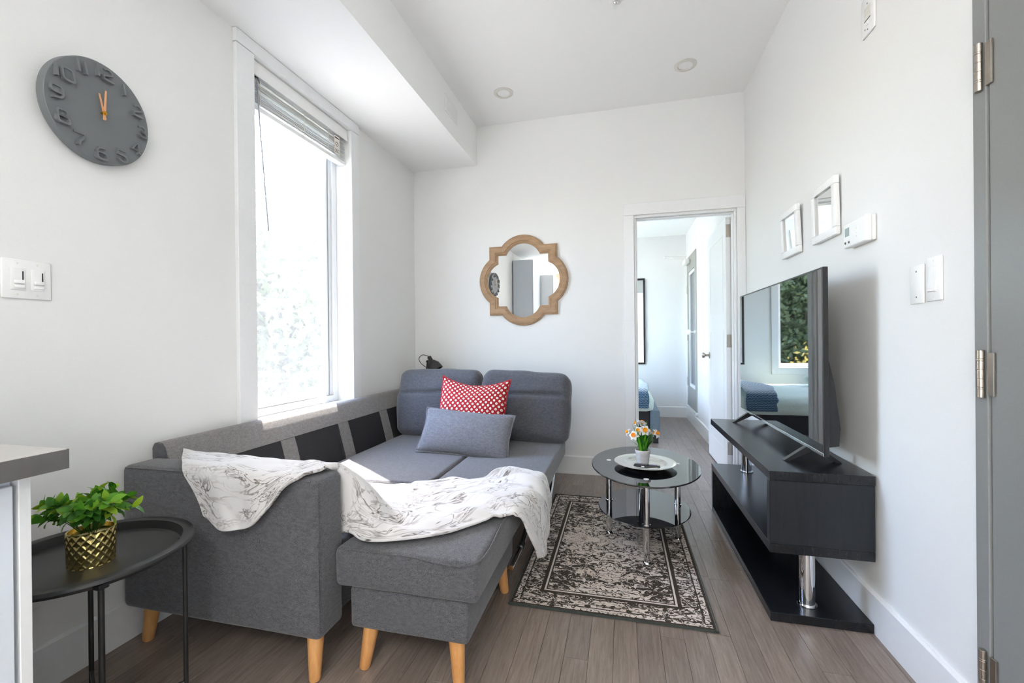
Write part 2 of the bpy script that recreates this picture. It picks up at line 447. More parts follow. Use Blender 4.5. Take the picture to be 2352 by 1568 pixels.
def chevron():
    m, nt, bs = nodemat('blue_chevron_knit')
    tc = nt.nodes.new('ShaderNodeTexCoord'); sp = nt.nodes.new('ShaderNodeSeparateXYZ'); nt.links.new(tc.outputs['UV'], sp.inputs[0])
    tri = math_(nt, 'ABSOLUTE', math_(nt, 'SUBTRACT', math_(nt, 'FRACT', math_(nt, 'MULTIPLY', sp.outputs[0], 9.0)), 0.5))
    f = math_(nt, 'FRACT', math_(nt, 'ADD', math_(nt, 'MULTIPLY', sp.outputs[1], 30.0), math_(nt, 'MULTIPLY', tri, 1.1)))
    pale = mixc(nt, ramp(nt, sp.outputs[1], [(0.34, (0, 0, 0, 1)), (0.42, (1, 1, 1, 1))]).outputs[0], lin((120, 150, 170)), lin((214, 222, 228)))
    dark = mixc(nt, ramp(nt, sp.outputs[1], [(0.34, (0, 0, 0, 1)), (0.42, (1, 1, 1, 1))]).outputs[0], lin((34, 66, 96)), lin((168, 190, 206)))
    r = ramp(nt, f, [(0.0, (0, 0, 0, 1)), (0.62, (1, 1, 1, 1))], 'CONSTANT')
    nt.links.new(mixc(nt, r.outputs[0], dark, pale), bs.inputs['Base Color']); bs.inputs['Roughness'].default_value = 0.9
    return m
M_chev = chevron()

def rugmat():
    m, nt, bs = nodemat('woven_rug')
    tc = nt.nodes.new('ShaderNodeTexCoord'); sp = nt.nodes.new('ShaderNodeSeparateXYZ'); nt.links.new(tc.outputs['UV'], sp.inputs[0])
    W, H = 0.80, 1.322
    u = math_(nt, 'MULTIPLY', sp.outputs[0], W); v = math_(nt, 'MULTIPLY', sp.outputs[1], H)
    dx = math_(nt, 'SUBTRACT', W / 2, math_(nt, 'ABSOLUTE', math_(nt, 'SUBTRACT', u, W / 2)))   # distance to the long sides
    dy = math_(nt, 'SUBTRACT', H / 2, math_(nt, 'ABSOLUTE', math_(nt, 'SUBTRACT', v, H / 2)))
    edge = math_(nt, 'MINIMUM', dx, dy)
    cmb = nt.nodes.new('ShaderNodeCombineXYZ'); nt.links.new(dx, cmb.inputs[0]); nt.links.new(dy, cmb.inputs[1])
    sym = cmb.outputs[0]
    mp = nt.nodes.new('ShaderNodeMapping'); mp.inputs['Scale'].default_value = (1.0, 1.7, 1); nt.links.new(sym, mp.inputs[0])
    cmb2 = nt.nodes.new('ShaderNodeCombineXYZ'); nt.links.new(u, cmb2.inputs[0]); nt.links.new(v, cmb2.inputs[1])
    mp2 = nt.nodes.new('ShaderNodeMapping'); mp2.inputs['Scale'].default_value = (1.0, 1.8, 1); nt.links.new(cmb2.outputs[0], mp2.inputs[0])
    na = noiset(nt, mp.outputs[0], 24, 2, 0.5, 1.0); nb = noiset(nt, mp2.outputs[0], 60, 3, 0.6, 0.8); nl = noiset(nt, mp.outputs[0], 7, 2, 0.5, 0.6)
    curl = math_(nt, 'MULTIPLY', math_(nt, 'ABSOLUTE', math_(nt, 'SUBTRACT', math_(nt, 'FRACT', math_(nt, 'MULTIPLY', na.outputs[0], 5.0)), 0.5)), 2.0)
    orn = math_(nt, 'ADD', math_(nt, 'ADD', math_(nt, 'MULTIPLY', na.outputs[0], 0.50), math_(nt, 'MULTIPLY', nb.outputs[0], 0.26)), math_(nt, 'MULTIPLY', curl, 0.24))
    # diamond medallions down the middle and half ones at the ends
    def diamond(cx, cy, ax, ay):
        a = math_(nt, 'ABSOLUTE', math_(nt, 'SUBTRACT', u, cx)); b = math_(nt, 'ABSOLUTE', math_(nt, 'SUBTRACT', v, cy))
        return math_(nt, 'ADD', math_(nt, 'DIVIDE', a, ax), math_(nt, 'DIVIDE', b, ay))
    dm = math_(nt, 'MINIMUM', diamond(W / 2, H / 2, 0.30, 0.40), math_(nt, 'MINIMUM', diamond(W / 2, 0.10, 0.26, 0.17), diamond(W / 2, H - 0.10, 0.26, 0.17)))
    dm = math_(nt, 'ADD', dm, math_(nt, 'MULTIPLY', math_(nt, 'SUBTRACT', nl.outputs[0], 0.5), 0.5))
    med = ramp(nt, dm, [(0.0, (1, 1, 1, 1)), (0.92, (1, 1, 1, 1)), (1.0, (0, 0, 0, 1))]).outputs[0]
    thr = math_(nt, 'ADD', math_(nt, 'MULTIPLY', math_(nt, 'SUBTRACT', nl.outputs[0], 0.5), 0.25), math_(nt, 'SUBTRACT', 0.530, math_(nt, 'MULTIPLY', med, 0.070)))
    fld = math_(nt, 'GREATER_THAN', orn, thr)
    brd = math_(nt, 'GREATER_THAN', orn, 0.515)
    dots = math_(nt, 'GREATER_THAN', orn, 0.47)
    def band(lo, hi):
        return math_(nt, 'MULTIPLY', math_(nt, 'GREATER_THAN', edge, lo), math_(nt, 'LESS_THAN', edge, hi))
    cream = (1, 1, 1, 1)
    val = math_(nt, 'MULTIPLY', band(0.012, 0.034), dots)
    val = math_(nt, 'ADD', val, math_(nt, 'MULTIPLY', band(0.040, 0.108), brd))
    val = math_(nt, 'ADD', val, band(0.124, 0.132))
    val = math_(nt, 'ADD', val, math_(nt, 'MULTIPLY', math_(nt, 'GREATER_THAN', edge, 0.138), fld))
    warm = mixc(nt, nl.outputs[0], lin((214, 198, 184)), lin((232, 226, 222)))
    brown = mixc(nt, nb.outputs[0], lin((52, 54, 52)), lin((88, 74, 64)))
    c = mixc(nt, val, brown, warm)
    nt.links.new(c, bs.inputs['Base Color']); bs.inputs['Roughness'].default_value = 0.95; bs.inputs['Specular IOR Level'].default_value = 0.1
    pile = noiset(nt, mp2.outputs[0], 700, 2)
    h = math_(nt, 'ADD', math_(nt, 'MULTIPLY', val, 0.6), math_(nt, 'MULTIPLY', pile.outputs[0], 0.5))
    bump(nt, bs, h, 0.5, 0.003)
    return m
M_rug = rugmat()
M_dkend = woodm('black_ash_end', (20, 23, 28), (34, 38, 44), 'z', 5, 0.33, bumpk=0.08, fine=14)
M_rugedge = fabric('rug_binding', (44, 50, 48), (70, 76, 72), scale=400)
# ------------------------------------------------------------------ the setting
XL, XR, YB, ZC, ZS, XS = -1.7827, 0.9073, 3.598, 2.9257, 2.5954, -1.1886
YR, YF, XBR, ZBC = -3.0, 6.49, 0.885, 2.53      # kitchen end wall, bedroom far wall, bedroom right wall, bedroom ceiling

def gridwall(name, axis, t0, t1, a0, a1, z0, z1, holes, mat, label):
    """one connected wall slab with rectangular openings; axis 'x': wall lies in x=t, runs along y"""
    ac = sorted(set([a0, a1] + [h[0] for h in holes] + [h[1] for h in holes])); zc = sorted(set([z0, z1] + [h[2] for h in holes] + [h[3] for h in holes]))
    def solid(i, j):
        if i < 0 or j < 0 or i >= len(ac) - 1 or j >= len(zc) - 1: return False
        a = (ac[i] + ac[i + 1]) / 2; z = (zc[j] + zc[j + 1]) / 2
        return not any(h[0] < a < h[1] and h[2] < z < h[3] for h in holes)
    bm = B(); V = {}
    def v(t, i, j):
        if (t, i, j) not in V:
            p = (ac[i], zc[j]); V[(t, i, j)] = bm.verts.new((t, p[0], p[1]) if axis == 'x' else (p[0], t, p[1]))
        return V[(t, i, j)]
    for i in range(len(ac) - 1):
        for j in range(len(zc) - 1):
            if not solid(i, j): continue
            for t in (t0, t1): bm.faces.new((v(t, i, j), v(t, i + 1, j), v(t, i + 1, j + 1), v(t, i, j + 1)))
            for (di, dj, p, q) in ((-1, 0, (i, j), (i, j + 1)), (1, 0, (i + 1, j), (i + 1, j + 1)), (0, -1, (i, j), (i + 1, j)), (0, 1, (i, j + 1), (i + 1, j + 1))):
                if not solid(i + di, j + dj): bm.faces.new((v(t0, *p), v(t0, *q), v(t1, *q), v(t1, *p)))
    return struct(obj(name, bm, mat), label, 'wall')

WY0, WY1, WZ0, WZ1 = 1.822, 2.632, 0.69, 2.53        # living room window opening
gridwall('wall_left', 'x', XL - 0.2, XL, YR - 0.15, YF + 0.16, -0.05, 3.05, [(WY0, WY1, WZ0, WZ1), (4.4, 5.9, 0.65, 2.40), (-2.85, -1.45, 0.95, 2.45)], M_wall, 'white painted exterior wall with the tall window and round clock')
gridwall('wall_right', 'x', XR, XR + 0.14, YR - 0.15, YB + 0.115, -0.05, 3.05, [(0.42, 1.416, -0.05, 2.12)], M_wall, 'white painted wall behind the television')
gridwall('wall_back', 'y', YB, YB + 0.115, XL, XR, -0.05, 3.05, [(0.108, 0.847, -0.05, 2.06)], M_wall, 'white painted end wall with the quatrefoil mirror and doorway')
gridwall('wall_rear', 'y', YR - 0.15, YR, XL, XR, -0.05, 3.05, [], M_wall, 'white painted kitchen wall opposite the doorway')
gridwall('wall_far', 'y', YF, YF + 0.16, XL, XBR + 0.14, -0.05, 2.7, [(-1.34, -0.545, 0.70, 2.30)], M_wall, 'white bedroom wall facing the doorway')
gridwall('wall_bedroom_right', 'x', XBR, XBR + 0.14, YB + 0.115, YF, -0.05, 2.7, [(5.62, 6.38, 0.165, 2.19)], M_wall, 'white bedroom wall with the grey glazed door')
def slab(name, x0, x1, y0, y1, z0, z1, mat, label, cat):
    bm = B(); box(bm, x0, x1, y0, y1, z0, z1); return struct(obj(name, bm, mat), label, cat)
slab('ceiling', XS, XR, YR, YB, ZC, 3.04, M_ceil, 'white living room ceiling with recessed lights', 'ceiling')
slab('ceiling_bulkhead', XL, XS, YR, YB, ZS, 3.04, M_ceil, 'boxed white bulkhead along the ceiling above the window', 'bulkhead')
slab('ceiling_bedroom', XL, XBR, YB + 0.115, YF, ZBC, 2.66, M_ceil, 'white bedroom ceiling', 'ceiling')

# floor: grey-brown planks running towards the doorway
fl = slab('floor', XL - 0.1, 1.04, YR - 0.1, YF + 0.1, -0.06, -0.0105, M_subfloor, 'grey-brown plank floor through both rooms', 'floor')
PW = 0.0830; LENS = [0.30, 0.42, 0.55, 0.68, 0.80, 0.95, 1.10]
plank_mesh = {}
for Lk in LENS:
    bm = B(); box(bm, -PW / 2 + 0.0004, PW / 2 - 0.0004, -Lk / 2 + 0.0004, Lk / 2 - 0.0004, -0.0100, 0.0, 0.0005, 1)
    me = bpy.data.meshes.new('plank'); bmesh.ops.recalc_face_normals(bm, faces=bm.faces[:]); bm.to_mesh(me); bm.free(); me.materials.append(M_plank); plank_mesh[Lk] = me
rest = B(); nplank = 0
rng = random.Random(11)
nrow = int((XR - XL) / PW) + 1
for r in range(nrow):
    x = XL + 0.004 + (r + 0.5) * PW
    y = YR - rng.random() * 0.6
    while y < YF:
        Lk = rng.choice(LENS); yc = y + Lk / 2
        if x + PW / 2 <= XR + 0.06 and x - PW / 2 < 0.905:
            living = y + Lk > 0.95 and yc < 3.8 and (x > -1.0 or yc < 1.6) and not (x > 0.6 and yc < 1.3)
            bed = yc >= 3.8 and x > 0.0
            if (living or bed) and nplank < 296:
                o = bpy.data.objects.new('plank', plank_mesh[Lk]); link(o, fl); o.location = (x, yc, 0); nplank += 1
            else:
                t = bmesh.new(); t.from_mesh(plank_mesh[Lk]); join(rest, t, Matrix.Translation((x, yc, 0)))
        y += Lk
ro = obj('plank_remainder', rest, M_plank, fl); ro['kind'] = 'stuff'

# baseboards
def baseboard(name, x0, x1, y0, y1, face, label):
    bm = B(); h = 0.1454
    if face in '+x-x':
        s = 1 if face == '+x' else -1; xa = x0 if s > 0 else x1
        prism(bm, [(xa, 0), (xa + s * 0.015, 0), (xa + s * 0.015, h - 0.006), (xa + s * 0.009, h), (xa, h)], 'y', y0, y1)
    else:
        s = 1 if face == '+y' else -1; ya = y0 if s > 0 else y1
        prism(bm, [(ya, 0), (ya + s * 0.015, 0), (ya + s * 0.015, h - 0.006), (ya + s * 0.009, h), (ya, h)], 'x', x0, x1)
    return struct(obj(name, bm, M_trim), label, 'baseboard')
baseboard('baseboard_left', XL, XL, YR, YB, '+x', 'tall white baseboard under the window wall')
baseboard('baseboard_right', XR, XR, 1.42, YB, '-x', 'tall white baseboard behind the television stand')
baseboard('baseboard_back', XL + 0.016, 0.028, YB, YB, '-y', 'tall white baseboard beside the doorway')
baseboard('baseboard_far', XL, XBR, YF, YF, '-y', 'white bedroom baseboard below the black framed mirror')
baseboard('baseboard_bedroom', XBR, XBR, YB + 0.12, YF - 0.016, '-x', 'white bedroom baseboard below the grey door')

# ---- window_1 : the tall living room window
w = sthing('window_1', 'tall white framed window with insect screen and raised blind', 'window', (XL, 2.225, 0.69))
def wpart(name, x0, x1, y0, y1, z0, z1, mat=M_trim, bev=0.002, parent=w):
    bm = B(); box(bm, x0, x1, y0, y1, z0, z1, bev, 1); return obj(name, bm, mat, parent)
wpart('casing', XL, XL + 0.021, 1.715, WY0, 0.60, 2.528)
wpart('casing', XL, XL + 0.021, WY1, 2.717, 0.60, 2.528)
wpart('head_casing', XL, XL + 0.024, 1.712, 2.720, 2.530, 2.5945)
wpart('apron', XL, XL + 0.018, WY0, WY1, 0.60, 0.672)
wpart('sill', XL - 0.198, XL + 0.03, WY0 + 0.001, WY1 - 0.001, 0.673, 0.694)
# vinyl frame set back in the opening
FX0, FX1 = XL - 0.165, XL - 0.100
wpart('frame', FX0, FX1, WY0 + 0.001, WY0 + 0.045, 0.695, WZ1 - 0.001)
wpart('frame', FX0, FX1, WY1 - 0.045, WY1 - 0.001, 0.695, WZ1 - 0.001)
wpart('frame', FX0, FX1, WY0 + 0.046, WY1 - 0.046, WZ1 - 0.045, WZ1 - 0.001)
wpart('frame', FX0, FX1, WY0 + 0.046, WY1 - 0.046, 0.695, 0.735)
sash = wpart('sash', FX0 + 0.012, FX1 - 0.012, WY1 - 0.105, WY1 - 0.047, 0.737, WZ1 - 0.047)
wpart('sash', FX0 + 0.012, FX1 - 0.012, WY0 + 0.047, WY0 + 0.100, 0.737, WZ1 - 0.047)
wpart('sash', FX0 + 0.012, FX1 - 0.012, WY0 + 0.101, WY1 - 0.106, 0.737, 0.775)
wpart('sash', FX0 + 0.012, FX1 - 0.012, WY0 + 0.101, WY1 - 0.106, WZ1 - 0.090, WZ1 - 0.047)
wpart('sash_gasket', FX1 - 0.0118, FX1 - 0.008, WY1 - 0.086, WY1 - 0.080, 0.74, WZ1 - 0.05, M_greydoor, 0)
wpart('pane', FX0 + 0.018, FX0 + 0.023, WY0 + 0.101, WY1 - 0.106, 0.776, WZ1 - 0.091, M_glass, 0)
scr = wpart('insect_screen', FX1 - 0.006, FX1 - 0.0045, WY0 + 0.046, WY1 - 0.046, 0.736, WZ1 - 0.046, M_screen, 0)
bm = B(); tube(bm, smoothpts([(FX1 + 0.004, 2.36, 0.715), (FX1 + 0.03, 2.38, 0.735), (FX1 + 0.035, 2.43, 0.745), (FX1 + 0.03, 2.47, 0.735), (FX1 + 0.01, 2.50, 0.722)], 6), 0.006, 8)
tube(bm, [(FX1 + 0.032, 2.405, 0.74), (FX1 + 0.045, 2.425, 0.70)], 0.005, 8)
obj('crank_handle', bm, M_white, w, 60)

# ---- bedroom windows
def simplewindow(name, axis, t, a0, a1, z0, z1, label, inward):
    q = sthing(name, label, 'window', ((t, (a0 + a1) / 2, z0) if axis == 'x' else ((a0 + a1) / 2, t, z0)))
    def pt(nm, ta, tb, aa, ab, za, zb, mat=M_trim):
        bm = B()
        if axis == 'x': box(bm, ta, tb, aa, ab, za, zb, 0.002, 1)
        else: box(bm, aa, ab, ta, tb, za, zb, 0.002, 1)
        return obj(nm, bm, mat, q)
    i0, i1 = sorted((t, t + inward * 0.02)); f0, f1 = sorted((t - inward * 0.08, t - inward * 0.14))
    pt('casing', i0, i1, a0 - 0.085, a0, z0 - 0.09, z1 + 0.09); pt('casing', i0, i1, a1, a1 + 0.085, z0 - 0.09, z1 + 0.09)
    pt('head_casing', i0, i1, a0, a1, z1, z1 + 0.09); pt('sill', i0, i1, a0, a1, z0 - 0.09, z0)
    pt('frame', f0, f1, a0 + 0.001, a0 + 0.05, z0 + 0.001, z1 - 0.001); pt('frame', f0, f1, a1 - 0.05, a1 - 0.001, z0 + 0.001, z1 - 0.001)
    pt('frame', f0, f1, a0 + 0.051, a1 - 0.051, z0 + 0.001, z0 + 0.05); pt('frame', f0, f1, a0 + 0.051, a1 - 0.051, z1 - 0.05, z1 - 0.001)
    m = (f0 + f1) / 2
    if name != 'window_4': pt('pane', m - 0.002, m + 0.002, a0 + 0.051, a1 - 0.051, z0 + 0.051, z1 - 0.051, M_glass)
    return q
simplewindow('window_2', 'y', YF, -1.34, -0.545, 0.70, 2.30, 'bedroom window with white casing mirrored in the television', -1)
simplewindow('added_side_window', 'x', XL, 4.4, 5.9, 0.65, 2.40, 'added bedroom side window, out of view, that brightens the room', 1)  # unseen opening added in this wall to let more light into the bedroom

simplewindow('window_4', 'x', XL, -2.85, -1.45, 0.95, 2.45, 'kitchen window beyond the countertop', 1)

# ---- door_1 : grey steel entry door at the right edge
d1 = sthing('door_1', 'grey painted steel entry door with nickel hinges', 'door', (XR, 0.9, 0))
bm = B(); box(bm, XR - 0.004, XR + 0.13, 1.372, 1.4155, 0, 2.115, 0.002, 1); obj('jamb', bm, M_greydoor, d1)
bm = B(); box(bm, XR - 0.004, XR + 0.13, 0.4205, 0.47, 0, 2.115, 0.002, 1); obj('jamb', bm, M_greydoor, d1)
bm = B(); box(bm, XR - 0.004, XR + 0.13, 0.4705, 1.3715, 2.07, 2.115, 0.002, 1); obj('jamb_head', bm, M_greydoor, d1)
bm = B(); box(bm, XR + 0.0, XR + 0.045, 0.474, 1.368, 0.008, 2.066, 0.002, 1); leaf = obj('leaf', bm, M_greydoor, d1)
bm = B(); lathe(bm, [(0.0, 0), (0.03, 0), (0.03, 0.008), (0.012, 0.012), (0.012, 0.05), (0.027, 0.06), (0.027, 0.08), (0, 0.085)], n=20, M=Matrix.Translation((XR, 0.545, 0.98)) @ Matrix.Rotation(-PI / 2, 4, 'Y')); obj('knob', bm, M_nickel, leaf, 50)
for zc in (1.777, 0.992, 0.221):
    bm = B(); prof = []
    for a, b in ((-0.061, -0.039), (-0.0385, -0.034), (-0.0335, -0.012), (-0.0115, 0.0115), (0.012, 0.0335), (0.034, 0.0385), (0.039, 0.061)):
        prof += [(0.0078, a), (0.0085, a + 0.0008), (0.0085, b - 0.0008), (0.0078, b)]
    lathe(bm, [(0, -0.062)] + prof + [(0, 0.062)], (XR - 0.010, 1.386, zc), 18)
    h = obj('hinge', bm, M_nickel, d1, 40)
    bm = B(); box(bm, XR - 0.006, XR - 0.001, 1.352, 1.371, zc - 0.055, zc + 0.055, 0.001, 1); obj('hinge_plate', bm, M_nickel, h)

# ---- door_2 : bedroom doorway casing and white open leaf
d2 = sthing('door_2', 'white bedroom doorway with the door standing open', 'door', (0.4775, YB, 0))
def dpart(nm, x0, x1, y0, y1, z0, z1, mat=M_trim, par=d2, bev=0.002):
    bm = B(); box(bm, x0, x1, y0, y1, z0, z1, bev, 1); return obj(nm, bm, mat, par)
dpart('casing', 0.029, 0.1065, YB - 0.016, YB, 0, 2.0655); dpart('casing', 0.8485, XR - 0.001, YB - 0.016, YB, 0, 2.0655)
dpart('head_casing', 0.029, XR - 0.001, YB - 0.017, YB, 2.066, 2.1586)
dpart('jamb', 0.1085, 0.122, YB - 0.004, YB + 0.119, 0, 2.0455); dpart('jamb', 0.834, 0.8465, YB - 0.004, YB + 0.119, 0, 2.0455)
dpart('jamb_head', 0.1085, 0.8465, YB - 0.004, YB + 0.119, 2.046, 2.0595)
dpart('stop', 0.122, 0.132, YB + 0.03, YB + 0.065, 0, 2.035); dpart('stop', 0.824, 0.834, YB + 0.03, YB + 0.065, 0, 2.035); dpart('stop', 0.122, 0.834, YB + 0.03, YB + 0.065, 2.0355, 2.0455)
dpart('casing', 0.029, 0.1065, YB + 0.115, YB + 0.131, 0, 2.0655)
lf = dpart('leaf', 0.800, 0.838, YB + 0.136, YB + 0.880, 0.010, 2.035, M_door)
for (ya, yb, za, zb) in ((3.83, 4.36, 1.30, 1.92), (3.83, 4.36, 0.20, 1.16)):
    fr = B()
    for (p, q, r_, s_) in ((ya, yb, za, za + 0.012), (ya, yb, zb - 0.012, zb), (ya, ya + 0.012, za + 0.0125, zb - 0.0125), (yb - 0.012, yb, za + 0.0125, zb - 0.0125)): box(fr, 0.7985, 0.7995, p, q, r_, s_)
    obj('panel_moulding', fr, M_door, lf)
for zc in (1.93, 1.07, 0.23):
    bm = B(); box(bm, 0.803, 0.836, YB + 0.1335, YB + 0.1355, zc - 0.05, zc + 0.05, 0.0006, 1); h = obj('hinge', bm, M_nickel, lf)
    bm = B(); lathe(bm, [(0, -0.05), (0.006, -0.05), (0.006, 0.05), (0, 0.05)], (0.842, YB + 0.128, zc), 12); obj('hinge_pin', bm, M_nickel, h, 50)
bm = B(); lathe(bm, [(0, 0), (0.030, 0), (0.030, 0.006), (0.012, 0.010), (0.011, 0.034), (0.024, 0.042), (0.026, 0.056), (0.018, 0.066), (0, 0.067)], n=20, M=Matrix.Translation((0.7995, 4.41, 0.935)) @ Matrix.Rotation(-PI / 2, 4, 'Y')); obj('knob', bm, M_nickel, lf, 50)

# ---- door_3 : grey glazed door on the bedroom right wall
d3 = sthing('door_3', 'grey bedroom door with a tall narrow glazed panel and white closer arm', 'door', (XBR, 6.0, 0.165))
Y0, Y1 = 5.64, 6.36
for nm, a in (('stile', (Y0, Y0 + 0.10, 0.20, 2.17)), ('stile', (Y1 - 0.10, Y1, 0.20, 2.17)), ('top_rail', (Y0 + 0.1005, Y1 - 0.1005, 1.97, 2.17)), ('bottom_rail', (Y0 + 0.1005, Y1 - 0.1005, 0.20, 0.46))):
    dpart(nm, XBR - 0.010, XBR + 0.03, *a, mat=M_greyfrench, par=d3)
dpart('sill', XBR - 0.03, XBR + 0.04, 5.625, 6.375, 0.168, 0.196, M_trim, d3)
for (p, q, r_, s_) in ((Y0 + 0.101, Y1 - 0.101, 0.461, 0.50), (Y0 + 0.101, Y1 - 0.101, 1.93, 1.969), (Y0 + 0.101, Y0 + 0.14, 0.501, 1.929), (Y1 - 0.14, Y1 - 0.101, 0.501, 1.929)):
    dpart('moulding', XBR + 0.0, XBR + 0.028, p, q, r_, s_, M_trim, d3)
dpart('pane', XBR + 0.018, XBR + 0.024, Y0 + 0.1405, Y1 - 0.1405, 0.5015, 1.9285, M_housepane, d3, 0)
for zc in (1.75, 1.12, 0.52): dpart('hinge', XBR - 0.016, XBR - 0.0102, Y1 - 0.035, Y1 - 0.005, zc - 0.055, zc + 0.055, M_nickel, d3, 0.001)
bm = B(); lathe(bm, [(0, 0), (0.028, 0), (0.028, 0.006), (0.010, 0.010), (0.009, 0.05), (0.028, 0.056), (0.034, 0.075), (0.026, 0.095), (0, 0.098)], n=20, M=Matrix.Translation((XBR - 0.0105, Y0 + 0.05, 1.17)) @ Matrix.Rotation(-PI / 2, 4, 'Y')); obj('knob', bm, M_white, d3, 50)
bm = B(); box(bm, XBR - 0.075, XBR - 0.011, 6.06, 6.30, 2.07, 2.13, 0.012, 2); cl = obj('door_closer', bm, M_white, d3, 40)
bm = B(); tube(bm, [(XBR - 0.05, 6.2, 2.14), (0.56, 6.10, 2.165)], 0.009, 8); tube(bm, [(0.56, 6.10, 2.175), (XBR - 0.03, 6.24, 2.19)], 0.007, 8); obj('closer_arm', bm, M_white, cl, 50)
# ------------------------------------------------------------------ sofa bed
M_id = Matrix.Identity(4)
s = thing('sofa_bed', 'charcoal grey sectional sofa opened out as a bed under the window', 'sofa', (-1.1, 2.2, 0))
def softbox(nm, x0, x1, y0, y1, z0, z1, r, mat, par, bulge=(0, 0, 0), wob=0.0, cuts=9, seed=0):
    t = rbox((x1 - x0) / 2, (y1 - y0) / 2, (z1 - z0) / 2, r, cuts, bulge, wob, seed)
    bm = B(); join(bm, t, Matrix.Translation(((x0 + x1) / 2, (y0 + y1) / 2, (z0 + z1) / 2)))
    return obj(nm, bm, mat, par, 180)
AX0, AX1, AY0, AY1 = -1.764, -0.936, 1.200, 1.330
arm = softbox('armrest', AX0, AX1, AY0, AY1, 0.135, 0.650, 0.022, M_fabric, s, (0.002, 0.004, 0.004), 0.0015, 12)
def seam(nm, pts, par, mat=M_blackcloth, r=0.0016):
    bm = B(); tube(bm, pts, r, 6); return obj(nm, bm, mat, par, 60)
seam('seam', [(AX0 + 0.02, AY0 + 0.003, 0.6440), (-1.35, AY0 + 0.002, 0.6475), (AX1 - 0.03, AY0 + 0.003, 0.6440)], arm, M_fabric, 0.0028)
seam('seam', [(AX1 - 0.0045, AY0 + 0.003, 0.625), (AX1 - 0.003, AY0 + 0.001, 0.40), (AX1 - 0.0045, AY0 + 0.003, 0.16)], arm, M_fabric, 0.0028)
softbox('armrest', AX0, -0.47, 3.17, 3.30, 0.135, 0.645, 0.022, M_fabric, s, (0.002, 0.004, 0.004), 0.0015, 8)
# back along the wall: padded top roll, fabric bands and black lining between them
prof = [(-1.765, 0.30), (-1.765, 0.688), (-1.755, 0.703), (-1.738, 0.707), (-1.718, 0.703), (-1.706, 0.690), (-1.660, 0.585), (-1.612, 0.405), (-1.600, 0.30)]
bm = B(); prism(bm, prof, 'y', 1.318, 3.24)
back = obj('backrest', bm, M_blackcloth, s, 35)
def onback(z, off):
    # x of the sloping front of the back at height z, pushed out by off
    P = [(-1.706, 0.690), (-1.660, 0.585), (-1.612, 0.405), (-1.600, 0.30)]
    for (xa, za), (xb, zb) in zip(P[:-1], P[1:]):
        if zb <= z <= za: return xa + (xb - xa) * (za - z) / (za - zb) + off
    return P[0][0] + off
def backband(nm, y0, y1, z0, z1):
    bm = B(); zs = [z1 + (z0 - z1) * k / 6 for k in range(7)]
    out = [(onback(z, 0.004), z) for z in zs]; inn = [(onback(z, -0.004), z) for z in zs[::-1]]
    prism(bm, out + inn, 'y', y0, y1); return obj(nm, bm, M_backband, back, 40)
roll = [(-1.768, 0.56), (-1.768, 0.690), (-1.757, 0.707), (-1.738, 0.712), (-1.716, 0.707), (-1.702, 0.692), (onback(0.600, 0.005), 0.600), (onback(0.598, 0.001), 0.598), (-1.71, 0.598), (-1.71, 0.56)]
bm = B(); prism(bm, roll, 'y', 1.316, 3.242); obj('top_roll', bm, M_backband, back, 40)
backband('band', 1.335, 1.45, 0.31, 0.597)
for yc in (1.905, 2.365, 2.83): backband('band', yc - 0.048, yc + 0.048, 0.31, 0.597)
bm = B(); prism(bm, [(-1.764, 0.652), (-1.764, 0.688), (-1.755, 0.704), (-1.738, 0.709), (-1.718, 0.705), (-1.704, 0.690), (-1.692, 0.652)], 'y', 1.312, 1.3155); obj('end_cap', bm, M_fabric, back)
# seat: frame under it, two inner seat panels, pull-out panel, chaise cushion and box
bm = B(); box(bm, -1.60, -0.965, 1.345, 3.165, 0.15, 0.272, 0.006); obj('seat_frame', bm, M_fabric, s)
softbox('seat_panel', -1.596, -0.915, 1.957, 3.165, 0.275, 0.402, 0.020, M_cushfab, s, (0, 0, 0.006), 0.002, 12, 3)
softbox('seat_panel', -1.596, -0.945, 1.336, 1.945, 0.275, 0.398, 0.020, M_cushfab, s, (0, 0, 0.004), 0.002, 10, 5)
softbox('pull_out_panel', -0.905, -0.382, 1.960, 3.06, 0.292, 0.398, 0.016, M_cushfab, s, (0, 0, 0.004), 0.002, 12, 8)
softbox('chaise_cushion', -0.930, -0.432, 1.268, 1.950, 0.280, 0.408, 0.020, M_fabric, s, (0.002, 0.003, 0.006), 0.0022, 12, 4)
softbox('chaise_box', -0.884, -0.470, 1.285, 1.875, 0.140, 0.277, 0.014, M_fabric, s, (0.001, 0.002, 0), 0.001, 8, 6)
seam('seam', smoothpts([(-0.915, 1.275, 0.404), (-0.68, 1.272, 0.407), (-0.445, 1.276, 0.404), (-0.438, 1.60, 0.407), (-0.444, 1.94, 0.404)], 8), s, M_fabric, 0.003)
seam('seam', smoothpts([(-1.585, 1.951, 0.392), (-1.25, 1.951, 0.392), (-0.95, 1.951, 0.392)], 4), s, M_fabric, 0.004)
def leg(x, y, dx, dy, z1=0.148, r1=0.027, r0=0.018):
    bm = B(); tube(bm, [(x + dx, y + dy, 0.0), (x + dx * 0.96, y + dy * 0.96, 0.006), (x, y, z1)], [r0 - 0.003, r0, r1], 20); return obj('leg', bm, M_leg, s, 50)
leg(-1.690, 1.255, -0.012, -0.012, 0.139); leg(-0.985, 1.245, 0.018, -0.030, 0.139)
leg(-0.825, 1.325, -0.018, -0.022); leg(-0.522, 1.325, 0.018, -0.030); leg(-0.520, 1.835, 0.022, 0.0); leg(-0.830, 1.83, -0.015, 0.015)
leg(-1.690, 3.24, -0.01, 0.012, 0.139); leg(-0.56, 3.235, 0.012, 0.012, 0.139)
